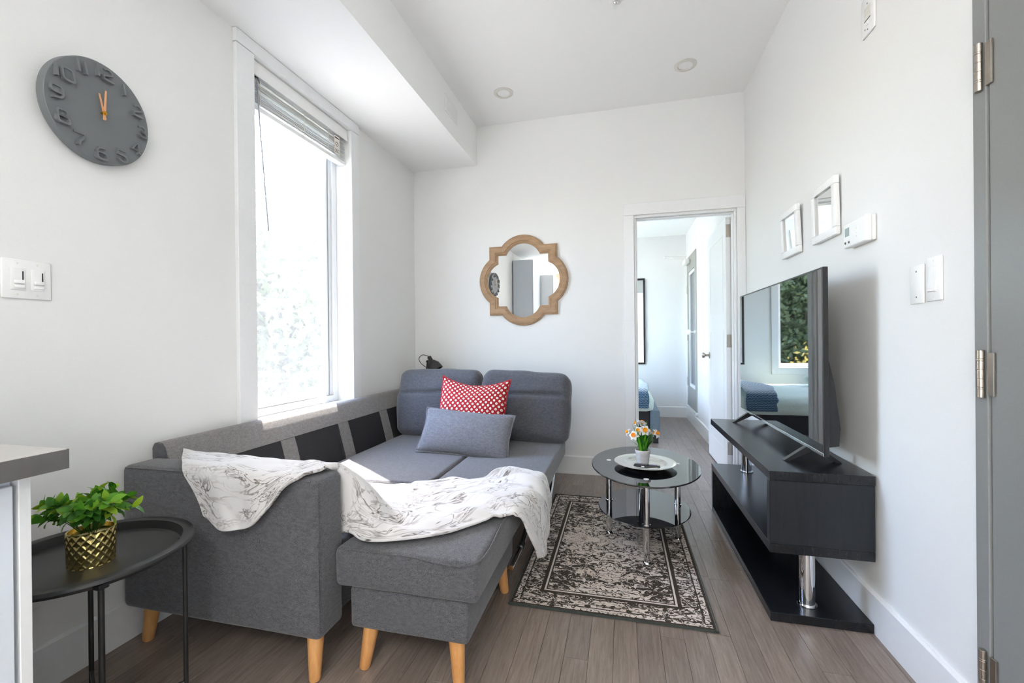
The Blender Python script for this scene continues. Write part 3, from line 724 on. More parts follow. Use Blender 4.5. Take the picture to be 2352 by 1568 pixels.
# folded steel support of the pull-out
for (xa, pts) in ((-0.405, [(2.66, 0.295), (2.56, 0.22), (2.47, 0.175), (2.38, 0.165), (2.30, 0.19), (2.20, 0.295)]), (-0.415, [(1.98, 0.295), (1.90, 0.25), (1.80, 0.225), (1.70, 0.225), (1.62, 0.222)])):
    bm = B(); tube(bm, smoothpts([(xa, y, z) for y, z in pts], 8), 0.011, 12); tb = obj('support_tube', bm, M_chrome, s, 60)
    bm = B(); tube(bm, [(xa, pts[-3][0] + 0.02, pts[-3][1]), (xa, pts[-3][0] - 0.02, pts[-3][1])], 0.014, 12); obj('tube_clamp', bm, M_blackplast, tb, 60)

# loose back cushions
def backcushion(label, cx, cy, w, h, t, tilt, roll_, seed, z0=0.405):
    q = rbox(w / 2, t / 2, h / 2, 0.055, 36, (0.006, 0.035, 0.012), 0.008, seed)
    for v in q.verts:
        p = v.co; u = p.x / (w / 2); k = p.z / (h / 2)
        if p.y < 0:
            g = math.exp(-((p.z - 0.07 * h / 0.46 - 0.012 * math.sin(u * 2)) / 0.013) ** 2) * max(0.0, 1 - max(0, abs(u) - 0.74) / 0.16)
            p.y += 0.030 * g
            if k > 0.25: p.y += 0.012
        p.x *= 1 + 0.02 * (1 - k * k) - 0.03 * max(0, k)
    bm = B(); M = Matrix.Translation((cx, cy, z0)) @ Matrix.Rotation(roll_, 4, 'Y') @ Matrix.Rotation(-tilt, 4, 'X') @ Matrix.Translation((0, 0, h / 2))
    join(bm, q, M)
    th = thing('back_cushion', label, 'cushion', (cx, cy, z0), 'sofa back cushions')
    o = obj('cover', bm, M_cushfab, th, 180)
    for sx in (-1, 1):
        pts = [M @ Vector((sx * (w / 2 - 0.006) * (1 + 0.02 * (1 - k * k) - 0.03 * max(0, k)), -t * 0.5 + 0.045, k * (h / 2 - 0.045))) for k in [i / 8 - 1 for i in range(17)]]
        seam('piping', pts, th, M_cushfab, 0.004)
    return th
backcushion('charcoal back cushion at the window side of the sofa head', -1.300, 2.985, 0.635, 0.475, 0.17, math.radians(9), math.radians(0.0), 2)
backcushion('charcoal back cushion nearest the doorway, slumping to its right', -0.672, 2.955, 0.632, 0.462, 0.17, math.radians(12), math.radians(3.2), 9, 0.41)

# ---- throw pillows
def pillow(name, label, w, h, T, M, mat, pinch=0.06, n=26, sag=None, piping=None, seed=0):
    bm = B(); uv = bm.loops.layers.uv.verify(); th = thing(name, label, 'pillow', M.translation)
    def P(i, j, side):
        u = i / n * 2 - 1; v = j / n * 2 - 1
        x = u * w / 2 * (1 - pinch * (1 - v * v)); z = v * h / 2 * (1 - pinch * (1 - u * u))
        if sag: z += sag(u, v)
        y = side * T / 2 * (max(0, (1 - u * u) * (1 - v * v))) ** 0.45
        p = Vector((x, y, z)); p += noise.noise_vector(p * 9 + Vector((seed, 0, 0))) * 0.004
        return p
    G = {}
    for side in (-1, 1):
        for i in range(n + 1):
            for j in range(n + 1):
                rim = i in (0, n) or j in (0, n)
                key = (0 if rim else side, i, j)
                if key not in G: G[key] = bm.verts.new(M @ P(i, j, 0 if rim else side))
        for i in range(n):
            for j in range(n):
                vs = []
                for a, b in ((i, j), (i + 1, j), (i + 1, j + 1), (i, j + 1)):
                    rim = a in (0, n) or b in (0, n); vs.append(G[(0 if rim else side, a, b)])
                f = bm.faces.new(vs if side < 0 else vs[::-1])
                uvs = [(a / n, b / n) for a, b in ((i, j), (i + 1, j), (i + 1, j + 1), (i, j + 1))]
                if side > 0: uvs = uvs[::-1]
                for l, q in zip(f.loops, uvs): l[uv].uv = q
    rimpts = [M @ P(i, 0, 0) for i in range(n + 1)] + [M @ P(n, j, 0) for j in range(1, n + 1)] + [M @ P(i, n, 0) for i in range(n - 1, -1, -1)] + [M @ P(0, j, 0) for j in range(n - 1, -1, -1)]
    obj('cover', bm, mat, th, 180)
    bm = B(); tube(bm, rimpts, 0.0045, 8); obj('piping', bm, piping or mat, th, 180)
    return th
def place(cx, cy, cz, tilt, rollz, yaw):
    return Matrix.Translation((cx, cy, cz)) @ Matrix.Rotation(yaw, 4, 'Z') @ Matrix.Rotation(-tilt, 4, 'X') @ Matrix.Rotation(rollz, 4, 'Y')
pillow('red_pillow', 'red cushion with rows of white dots leaning on the back cushions', 0.47, 0.44, 0.15, place(-0.955, 2.735, 0.640, math.radians(24), math.radians(3.5), math.radians(6)), M_dots, 0.07,
       sag=lambda u, v: -0.045 * (1 - u * u) * max(0, v) ** 2, piping=M_red, seed=3)
pillow('lumbar_pillow', 'long plain grey lumbar pillow in front of the red dotted one', 0.585, 0.285, 0.15, place(-0.935, 2.555, 0.520, math.radians(30), math.radians(4.5), math.radians(3)), M_pillowgrey, 0.05, seed=8)

# ---- throw blanket: one sheet over the armrest, down behind it and across the chaise
SEC = [
 [(-1.655, 1.345, 0.668), (-1.600, 1.300, 0.664), (-1.535, 1.245, 0.664), (-1.455, 1.190, 0.655), (-1.395, 1.182, 0.590), (-1.355, 1.180, 0.515)],
 [(-1.600, 1.350, 0.664), (-1.550, 1.300, 0.672), (-1.480, 1.240, 0.672), (-1.400, 1.186, 0.660), (-1.345, 1.178, 0.575), (-1.300, 1.174, 0.490)],
 [(-1.440, 1.352, 0.655), (-1.410, 1.305, 0.674), (-1.360, 1.240, 0.674), (-1.310, 1.184, 0.656), (-1.262, 1.174, 0.570), (-1.235, 1.172, 0.482)],
 [(-1.290, 1.355, 0.645), (-1.270, 1.305, 0.670), (-1.235, 1.240, 0.671), (-1.200, 1.184, 0.655), (-1.165, 1.176, 0.580), (-1.150, 1.174, 0.505)],
 [(-1.200, 1.358, 0.640), (-1.180, 1.308, 0.667), (-1.150, 1.245, 0.668), (-1.115, 1.186, 0.656), (-1.090, 1.178, 0.620), (-1.075, 1.176, 0.585)],
 [(-1.110, 1.362, 0.630), (-1.090, 1.312, 0.664), (-1.065, 1.270, 0.664), (-1.040, 1.225, 0.662), (-1.025, 1.195, 0.655), (-1.015, 1.185, 0.645)],
 [(-1.080, 1.420, 0.560), (-1.045, 1.350, 0.640), (-1.020, 1.322, 0.664), (-1.000, 1.300, 0.664), (-0.985, 1.275, 0.662), (-0.972, 1.255, 0.660)],
 [(-1.140, 1.700, 0.420), (-1.070, 1.520, 0.470), (-1.000, 1.400, 0.590), (-0.962, 1.345, 0.650), (-0.958, 1.322, 0.662), (-0.968, 1.308, 0.660)],
 [(-1.100, 1.820, 0.412), (-1.020, 1.680, 0.430), (-0.940, 1.520, 0.490), (-0.900, 1.400, 0.585), (-0.930, 1.352, 0.600), (-0.985, 1.348, 0.560)],
 [(-1.040, 1.860, 0.412), (-0.970, 1.730, 0.424), (-0.890, 1.560, 0.452), (-0.852, 1.420, 0.510), (-0.905, 1.355, 0.500), (-0.985, 1.350, 0.432)],
 [(-0.950, 1.895, 0.412), (-0.900, 1.760, 0.424), (-0.845, 1.600, 0.432), (-0.800, 1.450, 0.450), (-0.850, 1.345, 0.446), (-0.965, 1.345, 0.424)],
 [(-0.860, 1.935, 0.412), (-0.830, 1.800, 0.422), (-0.790, 1.650, 0.425), (-0.755, 1.520, 0.430), (-0.740, 1.380, 0.434), (-0.815, 1.300, 0.420)],
 [(-0.690, 2.075, 0.412), (-0.680, 1.920, 0.424), (-0.660, 1.770, 0.432), (-0.640, 1.620, 0.430), (-0.625, 1.490, 0.436), (-0.618, 1.390, 0.420)],
 [(-0.560, 2.220, 0.412), (-0.560, 2.050, 0.424), (-0.550, 1.900, 0.428), (-0.535, 1.760, 0.440), (-0.525, 1.620, 0.438), (-0.515, 1.508, 0.422)],
 [(-0.470, 2.240, 0.412), (-0.470, 2.090, 0.424), (-0.465, 1.950, 0.430), (-0.455, 1.820, 0.436), (-0.450, 1.700, 0.434), (-0.440, 1.590, 0.424)],
 [(-0.385, 2.180, 0.405), (-0.375, 2.070, 0.410), (-0.370, 1.960, 0.412), (-0.372, 1.850, 0.414), (-0.385, 1.740, 0.412), (-0.392, 1.640, 0.405)],
 [(-0.352, 2.120, 0.345), (-0.348, 2.030, 0.335), (-0.340, 1.940, 0.330), (-0.342, 1.845, 0.335), (-0.352, 1.755, 0.335), (-0.364, 1.680, 0.330)],
 [(-0.348, 2.040, 0.270), (-0.344, 1.970, 0.245), (-0.336, 1.900, 0.235), (-0.338, 1.825, 0.240), (-0.346, 1.765, 0.250), (-0.358, 1.715, 0.265)],
 [(-0.350, 1.960, 0.225), (-0.346, 1.915, 0.195), (-0.338, 1.865, 0.180), (-0.340, 1.820, 0.180), (-0.348, 1.785, 0.190), (-0.356, 1.750, 0.210)],
]
def blanket():
    KU, KV = 9, 12
    rows = [smoothpts(r, KV) for r in SEC]; nv = len(rows[0])
    cols = [smoothpts([rows[i][j] for i in range(len(rows))], KU) for j in range(nv)]; nu = len(cols[0])
    bm = B(); uv = bm.loops.layers.uv.verify(); V = []
    for i in range(nu):
        line = []
        for j in range(nv):
            p = cols[j][i].copy(); a = i / (nu - 1); b = j / (nv - 1)
            # folds run along the sheet on the bed, across it over the armrest
            bed = min(1.0, max(0.0, (a - 0.45) / 0.12)) * (1 - min(1.0, max(0.0, (a - 0.80) / 0.1)))
            rip = noise.noise(Vector((p.x * 4.0, p.y * 15.0, 3.1))) * 0.030 + noise.noise(Vector((p.x * 9.0, p.y * 34.0, 7.7))) * 0.012
            fine = noise.noise(p * 14) * 0.006
            up = Vector((0, 0, 1)) * (rip * bed + fine * bed)
            over = 1 - min(1.0, max(0.0, (a - 0.36) / 0.08))
            hang = max(0.0, (a - 0.80) / 0.2)
            front = over * max(0.0, (b - 0.45) / 0.55)
            p += up + Vector((0, -1, 0)) * front * (0.012 * abs(noise.noise(Vector((p.x * 11, p.z * 7, 1)))) + 0.010 * (1 + math.sin(p.x * 46 + p.z * 18)) * 0.5)
            p += Vector((0, 0, 1)) * over * (1 - front) * (0.010 * abs(noise.noise(Vector((p.x * 10, p.y * 12, 5)))))
            p += Vector((1, 0, 0)) * hang * 0.018 * (math.sin(p.y * 52) * 0.5 + 0.5 + noise.noise(p * 10) * 0.6)
            # never below what carries it
            if -0.95 < p.x < -0.40 and p.y < 1.96: p.z = max(p.z, 0.424)
            elif -1.7 < p.x <= -0.95 and p.y > 1.34 and a > 0.3: p.z = max(p.z, 0.414)
            if 1.20 < p.y < 1.335 and p.x < -0.93: p.z = max(p.z, 0.662)
            line.append(bm.verts.new(p))
        V.append(line)
    for i in range(nu - 1):
        for j in range(nv - 1):
            f = bm.faces.new((V[i][j], V[i + 1][j], V[i + 1][j + 1], V[i][j + 1]))
            for l, (a, b) in zip(f.loops, ((i, j), (i + 1, j), (i + 1, j + 1), (i, j + 1))): l[uv].uv = (a / (nu - 1) * 2.2, b / (nv - 1) * 0.9)
    o = obj('throw_blanket', bm, M_blanket, None, 180)
    md = o.modifiers.new('thickness', 'SOLIDIFY'); md.thickness = 0.010; md.offset = 1.0
    md2 = o.modifiers.new('round', 'SUBSURF'); md2.levels = 1; md2.render_levels = 1
    # the sheet's thickness must lie on its outer side
    if sum(f.normal.z for f in o.data.polygons) < 0: o.data.flip_normals()
    return tag(o, 'white plush throw blanket with marbled brown veins over the armrest and chaise', 'blanket')
blanket()

# ------------------------------------------------------------------ rug
RX0, RX1, RY0, RY1 = -0.462, 0.343, 1.748, 3.070
def rug():
    t = thing('area_rug', 'distressed charcoal and cream patterned rug under the coffee table', 'rug', ((RX0 + RX1) / 2, (RY0 + RY1) / 2, 0))
    bm = B(); uv = bm.loops.layers.uv.verify(); n = 16; m = 24; T = []
    for i in range(n + 1):
        T.append([bm.verts.new((RX0 + 0.006 + (RX1 - RX0 - 0.012) * i / n, RY0 + 0.006 + (RY1 - RY0 - 0.012) * j / m, 0.0085 + 0.0006 * noise.noise(Vector((i, j, 0))))) for j in range(m + 1)])
    for i in range(n):
        for j in range(m):
            f = bm.faces.new((T[i][j], T[i + 1][j], T[i + 1][j + 1], T[i][j + 1]))
            for l, (a, b) in zip(f.loops, ((i, j), (i + 1, j), (i + 1, j + 1), (i, j + 1))): l[uv].uv = (a / n, b / m)
    ext = bmesh.ops.extrude_face_region(bm, geom=bm.faces[:])
    for v in [g for g in ext['geom'] if isinstance(g, bmesh.types.BMVert)]: v.co.z = 0.001
    obj('pile', bm, M_rug, t)
    bm = B(); c = [(RX0, RY0), (RX1, RY0), (RX1, RY1), (RX0, RY1), (RX0, RY0)]
    tube(bm, [(x + (0.004 if x < 0 else -0.004), y + (0.004 if y < 2 else -0.004), 0.0055) for x, y in c], 0.0052, 8); obj('binding', bm, M_rugedge, t, 60)
    return t
rug()

# ------------------------------------------------------------------ coffee table
CX, CY, CZ = 0.118, 2.486, 0.415
ct = thing('coffee_table', 'oval black glass coffee table with two tiers and chrome legs', 'table', (CX, CY, 0))
def ovaldisc(bm, cx, cy, z0, z1, a, b, e=0.003, n=72):
    lathe(bm, [(0, z0), (1 - e / a * 1.0, z0), (1, z0 + e), (1, z1 - e), (1 - e / a, z1), (0, z1)], (cx, cy, 0), n, a, b)
    return bm
bm = B(); ovaldisc(bm, CX, CY, CZ - 0.008, CZ, 0.282, 0.392); obj('table_top', bm, M_tableglass, ct, 30)
bm = B(); ovaldisc(bm, CX - 0.008, CY - 0.02, 0.186, 0.192, 0.238, 0.282); obj('lower_shelf', bm, M_shelfglass, ct, 30)
for (lx, ly) in ((0.112, 2.206), (-0.072, 2.516), (0.290, 2.519), (0.110, 2.770)):
    bm = B(); z0 = 0.0092 if RX0 < lx < RX1 else 0
    lathe(bm, [(0, z0), (0.020, z0), (0.021, z0 + 0.004), (0.018, z0 + 0.010), (0.0155, z0 + 0.012), (0.0155, 0.180), (0.019, 0.181), (0.019, 0.1858)], (lx, ly, 0), 28)
    lathe(bm, [(0, 0.1922), (0.019, 0.1922), (0.019, 0.197), (0.0155, 0.198), (0.0155, 0.400), (0.022, 0.402), (0.022, 0.4068), (0, 0.4068)], (lx, ly, 0), 28)
    lo = obj('leg', bm, M_chrome, ct, 40)
    bm = B(); lathe(bm, [(0, CZ + 0.0001), (0.013, CZ + 0.0001), (0.013, CZ + 0.001), (0, CZ + 0.001)], (lx, ly, 0), 24); obj('glue_disc', bm, M_white, lo)
PZ = CZ + 0.0012
pl = thing('charger_plate', 'large round pewter-white charger plate on the coffee table', 'plate', (0.119, 2.440, PZ))
bm = B(); lathe(bm, [(0, 0.002), (0.085, 0.002), (0.098, 0.006), (0.112, 0.014), (0.152, 0.018), (0.158, 0.021), (0.160, 0.0225), (0.157, 0.0245), (0.150, 0.0215), (0.113, 0.0185), (0.110, 0.0195), (0.106, 0.0165), (0.098, 0.0080), (0.092, 0.0070), (0, 0.0062)], (0.119, 2.440, PZ), 64); obj('dish', bm, M_plate, pl, 40)
bm = B(); lathe(bm, [(0.070, 0.0), (0.075, 0.0), (0.075, 0.0025), (0.070, 0.0025), (0.070, 0.0)], (0.119, 2.440, PZ), 48, close=False); obj('foot_ring', bm, M_plate, pl)
# potted daffodils
PX, PY, PZ2 = 0.108, 2.452, PZ + 0.0076
dp = thing('potted_daffodils', 'small whitewashed pot of white and orange artificial daffodils', 'plant', (PX, PY, PZ2))
bm = B(); lathe(bm, [(0, 0), (0.0285, 0), (0.030, 0.002), (0.037, 0.058), (0.039, 0.060), (0.041, 0.074), (0.0395, 0.0755), (0.037, 0.0745), (0.0355, 0.062), (0, 0.060)], (PX, PY, PZ2), 32); obj('pot', bm, M_pot, dp, 40)
bm = B(); t = bmesh.new(); bmesh.ops.create_icosphere(t, subdivisions=3, radius=1.0)
for v in t.verts: v.co = Vector((v.co.x * 0.034, v.co.y * 0.034, max(-0.2, v.co.z) * 0.010)) + noise.noise_vector(v.co * 5) * 0.002
join(bm, t, Matrix.Translation((PX, PY, PZ2 + 0.0635))); obj('moss', bm, M_soil, dp, 180)
rg = random.Random(5)
def blade(p0, p1, bend, w, nm, mat, par):
    p0 = Vector(p0); p1 = Vector(p1); bm = B(); L = []; d = (p1 - p0); side = Vector((-d.y, d.x, 0)); side = (side if side.length > 1e-4 else Vector((1, 0, 0))).normalized()
    th = d.cross(side).normalized()
    for k in range(6):
        t_ = k / 5; c = p0 + d * t_ + Vector((bend[0], bend[1], 0)) * (t_ * t_) - Vector((0, 0, 0.02)) * t_ ** 3 * (1 if bend[0] or bend[1] else 0)
        ww = w * (1 - t_ ** 3) * (0.7 + 0.6 * math.sin(PI * min(1, t_ + 0.15)))
        L.append((bm.verts.new(c - side * ww), bm.verts.new(c + th * ww * 0.5), bm.verts.new(c + side * ww)))
    for a, b in zip(L[:-1], L[1:]):
        bm.faces.new((a[0], a[1], b[1], b[0])); bm.faces.new((a[1], a[2], b[2], b[1]))
    return obj(nm, bm, mat, par, 180)
for k in range(46):
    a = rg.random() * 2 * PI; r0 = rg.random() * 0.024; r1 = 0.015 + rg.random() * 0.055; h = 0.085 + rg.random() * 0.095
    blade((PX + r0 * math.cos(a), PY + r0 * math.sin(a), PZ2 + 0.066), (PX + r1 * math.cos(a), PY + r1 * math.sin(a), PZ2 + 0.066 + h), (0.02 * math.cos(a), 0.02 * math.sin(a)), 0.0035 + rg.random() * 0.002, 'leaf', M_blade, dp)
def daffodil(p, d, s_):
    d = Vector(d).normalized(); M = Matrix.Translation(p) @ d.to_track_quat('Z', 'Y').to_matrix().to_4x4()
    bm = B()
    for q in range(6):
        t = bmesh.new(); A = []
        for i in range(5):
            tt = i / 4; w_ = 0.0085 * math.sin(PI * (0.18 + 0.80 * tt)) ; r = 0.004 + 0.021 * tt; zc = 0.004 * math.sin(PI * tt) - 0.003 * tt
            A.append((t.verts.new((r, -w_, zc + 0.002)), t.verts.new((r, 0, zc)), t.verts.new((r, w_, zc + 0.002))))
        for a, b in zip(A[:-1], A[1:]): t.faces.new((a[0], a[1], b[1], b[0])); t.faces.new((a[1], a[2], b[2], b[1]))
        join(bm, t, M @ Matrix.Scale(s_, 4) @ Matrix.Rotation(q * PI / 3, 4, 'Z'))
    f = obj('flower', bm, M_petal, dp, 180)
    bm = B(); lathe(bm, [(0.002, 0.0), (0.0065, 0.002), (0.0085, 0.010), (0.0105, 0.013), (0.009, 0.0125), (0.006, 0.005), (0, 0.004)], n=14, M=M @ Matrix.Scale(s_, 4)); obj('trumpet', bm, M_trumpet, f, 180)
    bm = B(); e = Vector(p); tube(bm, smoothpts([(PX + (e.x - PX) * 0.15, PY + (e.y - PY) * 0.15, PZ2 + 0.06), (PX + (e.x - PX) * 0.45, PY + (e.y - PY) * 0.45, PZ2 + 0.06 + (e.z - PZ2 - 0.06) * 0.7), e - d * 0.003], 5), 0.0017, 6); obj('stem', bm, M_blade, f, 180)
for (ox, oy, oz, dx, dy, s_) in ((-0.045, -0.055, 0.125, -0.35, -0.8, 1.15), (0.010, -0.045, 0.152, 0.1, -0.9, 1.2), (-0.022, -0.03, 0.146, -0.2, -0.7, 1.05), (0.068, -0.03, 0.135, 0.7, -0.5, 1.1), (-0.075, 0.0, 0.130, -0.9, -0.2, 1.0), (-0.030, 0.035, 0.172, -0.5, 0.1, 1.05), (0.0, 0.045, 0.172, 0.1, 0.4, 1.1), (0.05, 0.03, 0.120, 0.8, 0.2, 0.9), (0.03, 0.0, 0.140, 0.5, -0.2, 0.9)):
    daffodil((PX + ox, PY + oy, PZ2 + oz + 0.034), (dx, dy, 0.42), s_)
# remote
rm = thing('remote_control', 'small black remote control lying on the charger plate', 'remote', (0.135, 2.335, PZ + 0.021))
RM = Matrix.Translation((0.125, 2.372, PZ + 0.0162)) @ Matrix.Rotation(math.radians(-8), 4, 'Z') @ Matrix.Rotation(math.radians(-3), 4, 'X')
bm = B(); join(bm, rbox(0.066, 0.019, 0.0085, 0.008, 6), RM); bod = obj('body', bm, M_blackplast, rm, 180)
M_btn = plain('remote_button', (120, 96, 170), 0.4); M_btn2 = plain('remote_button_grey', (150, 150, 156), 0.4)
for i, (bx, by, r_, mt) in enumerate(((0.035, 0, 0.009, M_btn), (0.055, 0.006, 0.0035, M_btn2), (0.055, -0.006, 0.0035, M_btn2), (0.015, 0.007, 0.0032, M_btn2), (0.015, -0.007, 0.0032, M_btn2), (-0.002, 0.007, 0.0032, M_btn2), (-0.002, -0.007, 0.0032, M_btn2), (-0.02, 0.007, 0.0032, M_btn2), (-0.02, -0.007, 0.0032, M_btn2))):
    bm = B(); lathe(bm, [(0, 0.0084), (r_, 0.0084), (r_ * 0.9, 0.0098), (0, 0.0098)], n=14, M=RM @ Matrix.Translation((bx, by, 0))); obj('button', bm, mt, rm)
bm = B(); t = bmesh.new(); box(t, -0.026, -0.012, -0.0196, -0.019, -0.003, 0.003); join(bm, t, RM); obj('side_label', bm, M_white, rm)

# ------------------------------------------------------------------ television stand and television
ts = thing('tv_stand', 'black wood-grain television stand with offset tiers and chrome posts', 'stand', (0.725, 2.44, 0))
def tpart(nm, *a):
    bm = B(); box(bm, *a, 0.0015, 1); return obj(nm, bm, M_dkend if nm == 'near_panel' else M_dkwood, ts)
TX0, TX1 = 0.550, 0.898
tpart('base_board', TX0, 0.8915, 1.876, 3.005, 0.001, 0.036)
tpart('far_panel', TX0, TX1 - 0.007, 2.970, 3.005, 0.0362, 0.264)
tpart('middle_shelf', TX0, TX1, 1.876, 3.005, 0.2645, 0.300)
tpart('near_panel', TX0, TX1, 1.876, 1.911, 0.3003, 0.544)
tpart('top_board', TX0, TX1, 1.872, 3.018, 0.5445, 0.580)
for (px, py, z0, z1) in ((0.705, 1.960, 0.0362, 0.2643), (0.715, 2.855, 0.3002, 0.5443)):
    bm = B(); lathe(bm, [(0, z0), (0.034, z0), (0.035, z0 + 0.003), (0.034, z0 + 0.006), (0.027, z0 + 0.007), (0.027, z1 - 0.006), (0.033, z1 - 0.005), (0.033, z1), (0, z1)], (px, py, 0), 36); obj('post', bm, M_chrome, ts, 40)
tg = thing('glass_tumbler', 'clear glass tumbler standing on the television stand shelf', 'glass', (0.70, 2.42, 0.3005))
bm = B(); lathe(bm, [(0, 0.0), (0.022, 0.0), (0.028, 0.004), (0.034, 0.075), (0.0325, 0.075), (0.0265, 0.006), (0, 0.005)], (0.72, 2.30, 0.3005), 32); obj('cup', bm, M_clear, tg, 40)
tv = thing('television', 'large flat black television reflecting the bedroom', 'television', (0.745, 2.478, 0.58))
VX, VY0, VY1, VZ0, VZ1 = 0.740, 1.888, 3.075, 0.638, 1.357
bm = B(); box(bm, VX, VX + 0.018, VY0, VY1, VZ0, VZ1, 0.002, 1); obj('bezel', bm, M_blackplast, tv)
bm = B(); box(bm, VX - 0.0012, VX - 0.0002, VY0 + 0.008, VY1 - 0.008, VZ0 + 0.016, VZ1 - 0.008); obj('screen', bm, M_tvscreen, tv)
bm = B(); box(bm, VX - 0.004, VX - 0.0002, VY0 + 0.001, VY1 - 0.001, VZ0 + 0.001, VZ0 + 0.014, 0.001, 1); obj('lower_trim', bm, M_chrome, tv)
bm = B(); prism(bm, [(VX + 0.0185, VZ0 + 0.02), (VX + 0.075, VZ0 + 0.03), (VX + 0.080, VZ0 + 0.10), (VX + 0.062, VZ0 + 0.26), (VX + 0.034, VZ0 + 0.40), (VX + 0.0185, VZ1 - 0.06)], 'y', VY0 + 0.06, VY1 - 0.06); obj('rear_housing', bm, M_blackplast, tv)
for yc, s_ in ((2.05, -1), (2.905, 1)):
    bm = B()
    for (xt, yt) in ((0.652, yc - s_ * 0.0 + s_ * 0.02), (0.862, yc + s_ * 0.02)):
        prism(bm, [(0.757 + (-0.012 if xt < 0.757 else 0.012), VZ0 + 0.012), (xt, 0.5815), (xt + (0.020 if xt < 0.757 else -0.020), 0.5805), (0.757 + (0.012 if xt < 0.757 else -0.012), VZ0 - 0.006)], 'y', yc - 0.012, yc + 0.012)
    obj('foot', bm, M_blackplast, tv)
# ------------------------------------------------------------------ window blind
bl = thing('window_blind', 'white slatted blind drawn up to the top of the window', 'blind', (XL - 0.05, 2.227, 2.5))
BY0, BY1 = WY0 + 0.004, WY1 - 0.004
bm = B(); prism(bm, [(XL - 0.012, 2.452), (XL - 0.004, 2.452), (XL - 0.010, 2.527), (XL - 0.020, 2.527)], 'y', BY0, BY1); obj('valance', bm, M_white, bl)
bm = B(); box(bm, XL - 0.078, XL - 0.024, BY0, BY1, 2.466, 2.527, 0.002, 1); obj('headrail', bm, M_white, bl)
sb = B(); prism(sb, [(-0.025, 0.0), (-0.012, 0.0022), (0.012, 0.0022), (0.025, 0.0), (0.025, 0.0012), (0.012, 0.0034), (-0.012, 0.0034), (-0.025, 0.0012)], 'y', BY0 + 0.004, BY1 - 0.004)
slat0 = None; rs = random.Random(3); z = 2.450
for k in range(17):
    if slat0 is None: slat0 = obj('slat', sb, M_white, bl, 40); o = slat0
    else: o = slat0.copy(); COL.objects.link(o)
    o.location = (XL - 0.049 + rs.uniform(-0.002, 0.002), rs.uniform(-0.001, 0.001), z)
    o.rotation_euler = (rs.uniform(-0.002, 0.002), rs.uniform(-0.10, 0.10), 0)
    z -= 0.0074 if k not in (2, 9) else 0.012
bm = B(); box(bm, XL - 0.074, XL - 0.024, BY0 + 0.003, BY1 - 0.003, z - 0.026, z - 0.002, 0.003, 2); obj('bottom_rail', bm, M_white, bl, 50)
bm = B(); tube(bm, [(XL - 0.016, 1.872, 2.455), (XL - 0.010, 1.885, 2.20), (XL + 0.008, 1.915, 1.672)], 0.0032, 6); wd = obj('wand', bm, M_wand, bl, 60)
bm = B(); box(bm, XL - 0.022, XL - 0.012, 1.864, 1.880, 2.447, 2.462); tube(bm, [(XL - 0.018, 1.872, 2.45), (XL - 0.006, 1.878, 2.435), (XL - 0.014, 1.888, 2.428)], 0.0015, 6); obj('wand_hook', bm, M_dark, wd)
for yc in (1.90, 2.227, 2.45, 2.56):
    bm = B(); tube(bm, [(XL - 0.022, yc, 2.455), (XL - 0.020, yc, z)], 0.0014, 6); tube(bm, [(XL - 0.078, yc, 2.465), (XL - 0.076, yc, z)], 0.0014, 6); obj('ladder_cord', bm, M_tag, bl)
bm = B(); box(bm, XL - 0.0195, XL - 0.0185, 2.505, 2.555, 2.325, 2.445); tgo = obj('warning_tag', bm, M_tag, bl)
for (za, zb, ya, yb) in ((2.428, 2.436, 2.509, 2.551), (2.338, 2.341, 2.512, 2.548), (2.346, 2.349, 2.512, 2.540), (2.354, 2.357, 2.512, 2.548)):
    bm = B(); box(bm, XL - 0.0184, XL - 0.0180, ya, yb, za, zb); obj('printed_line', bm, M_dark, tgo)
bm = B(); lathe(bm, [(0.012, 0), (0.015, 0), (0.015, 0.0005), (0.012, 0.0005), (0.012, 0)], n=20, close=False, M=Matrix.Translation((XL - 0.0184, 2.53, 2.392)) @ Matrix.Rotation(PI / 2, 4, 'Y'))
tube(bm, [(XL - 0.0180, 2.520, 2.383), (XL - 0.0180, 2.540, 2.401)], 0.001, 5); obj('printed_symbol', bm, M_dark, tgo)

# ------------------------------------------------------------------ wall clock
ck = thing('wall_clock', 'round grey wall clock with raised numerals and copper hands', 'clock', (XL + 0.02, 1.136, 1.890))
dC, tC, rC = 0.1047, -0.0523, 0.1685
nx = Vector((math.cos(dC) * math.cos(tC), math.sin(dC) * math.cos(tC), math.sin(tC))); ay = Vector((-math.sin(dC), math.cos(dC), 0)); az = nx.cross(ay)
Cc = Vector((XL + 0.045, 1.1358, 1.8896))
# clock frame: local X runs to the right as seen from the room, local Y up, local Z out of the wall
CM = Matrix(((ay.x, az.x, nx.x, Cc.x), (ay.y, az.y, nx.y, Cc.y), (ay.z, az.z, nx.z, Cc.z), (0, 0, 0, 1)))
bm = B(); lathe(bm, [(0, -0.034), (rC * 0.965, -0.034), (rC * 1.0, -0.028), (rC, -0.0015), (rC - 0.0015, 0), (0, 0)], n=96, M=CM); obj('case', bm, M_clock, ck, 30)
def arc(cx, cy, rx, ry, a0, a1, n=8): return [(cx + rx * math.cos(math.radians(a0 + (a1 - a0) * k / n)), cy + ry * math.sin(math.radians(a0 + (a1 - a0) * k / n))) for k in range(n + 1)]
def rr(x0, y0, x1, y1, r):   # closed rounded rectangle
    return tuple(arc(x1 - r, y1 - r, r, r, 0, 90, 4) + arc(x0 + r, y1 - r, r, r, 90, 180, 4) + arc(x0 + r, y0 + r, r, r, 180, 270, 4) + arc(x1 - r, y0 + r, r, r, 270, 360, 4))
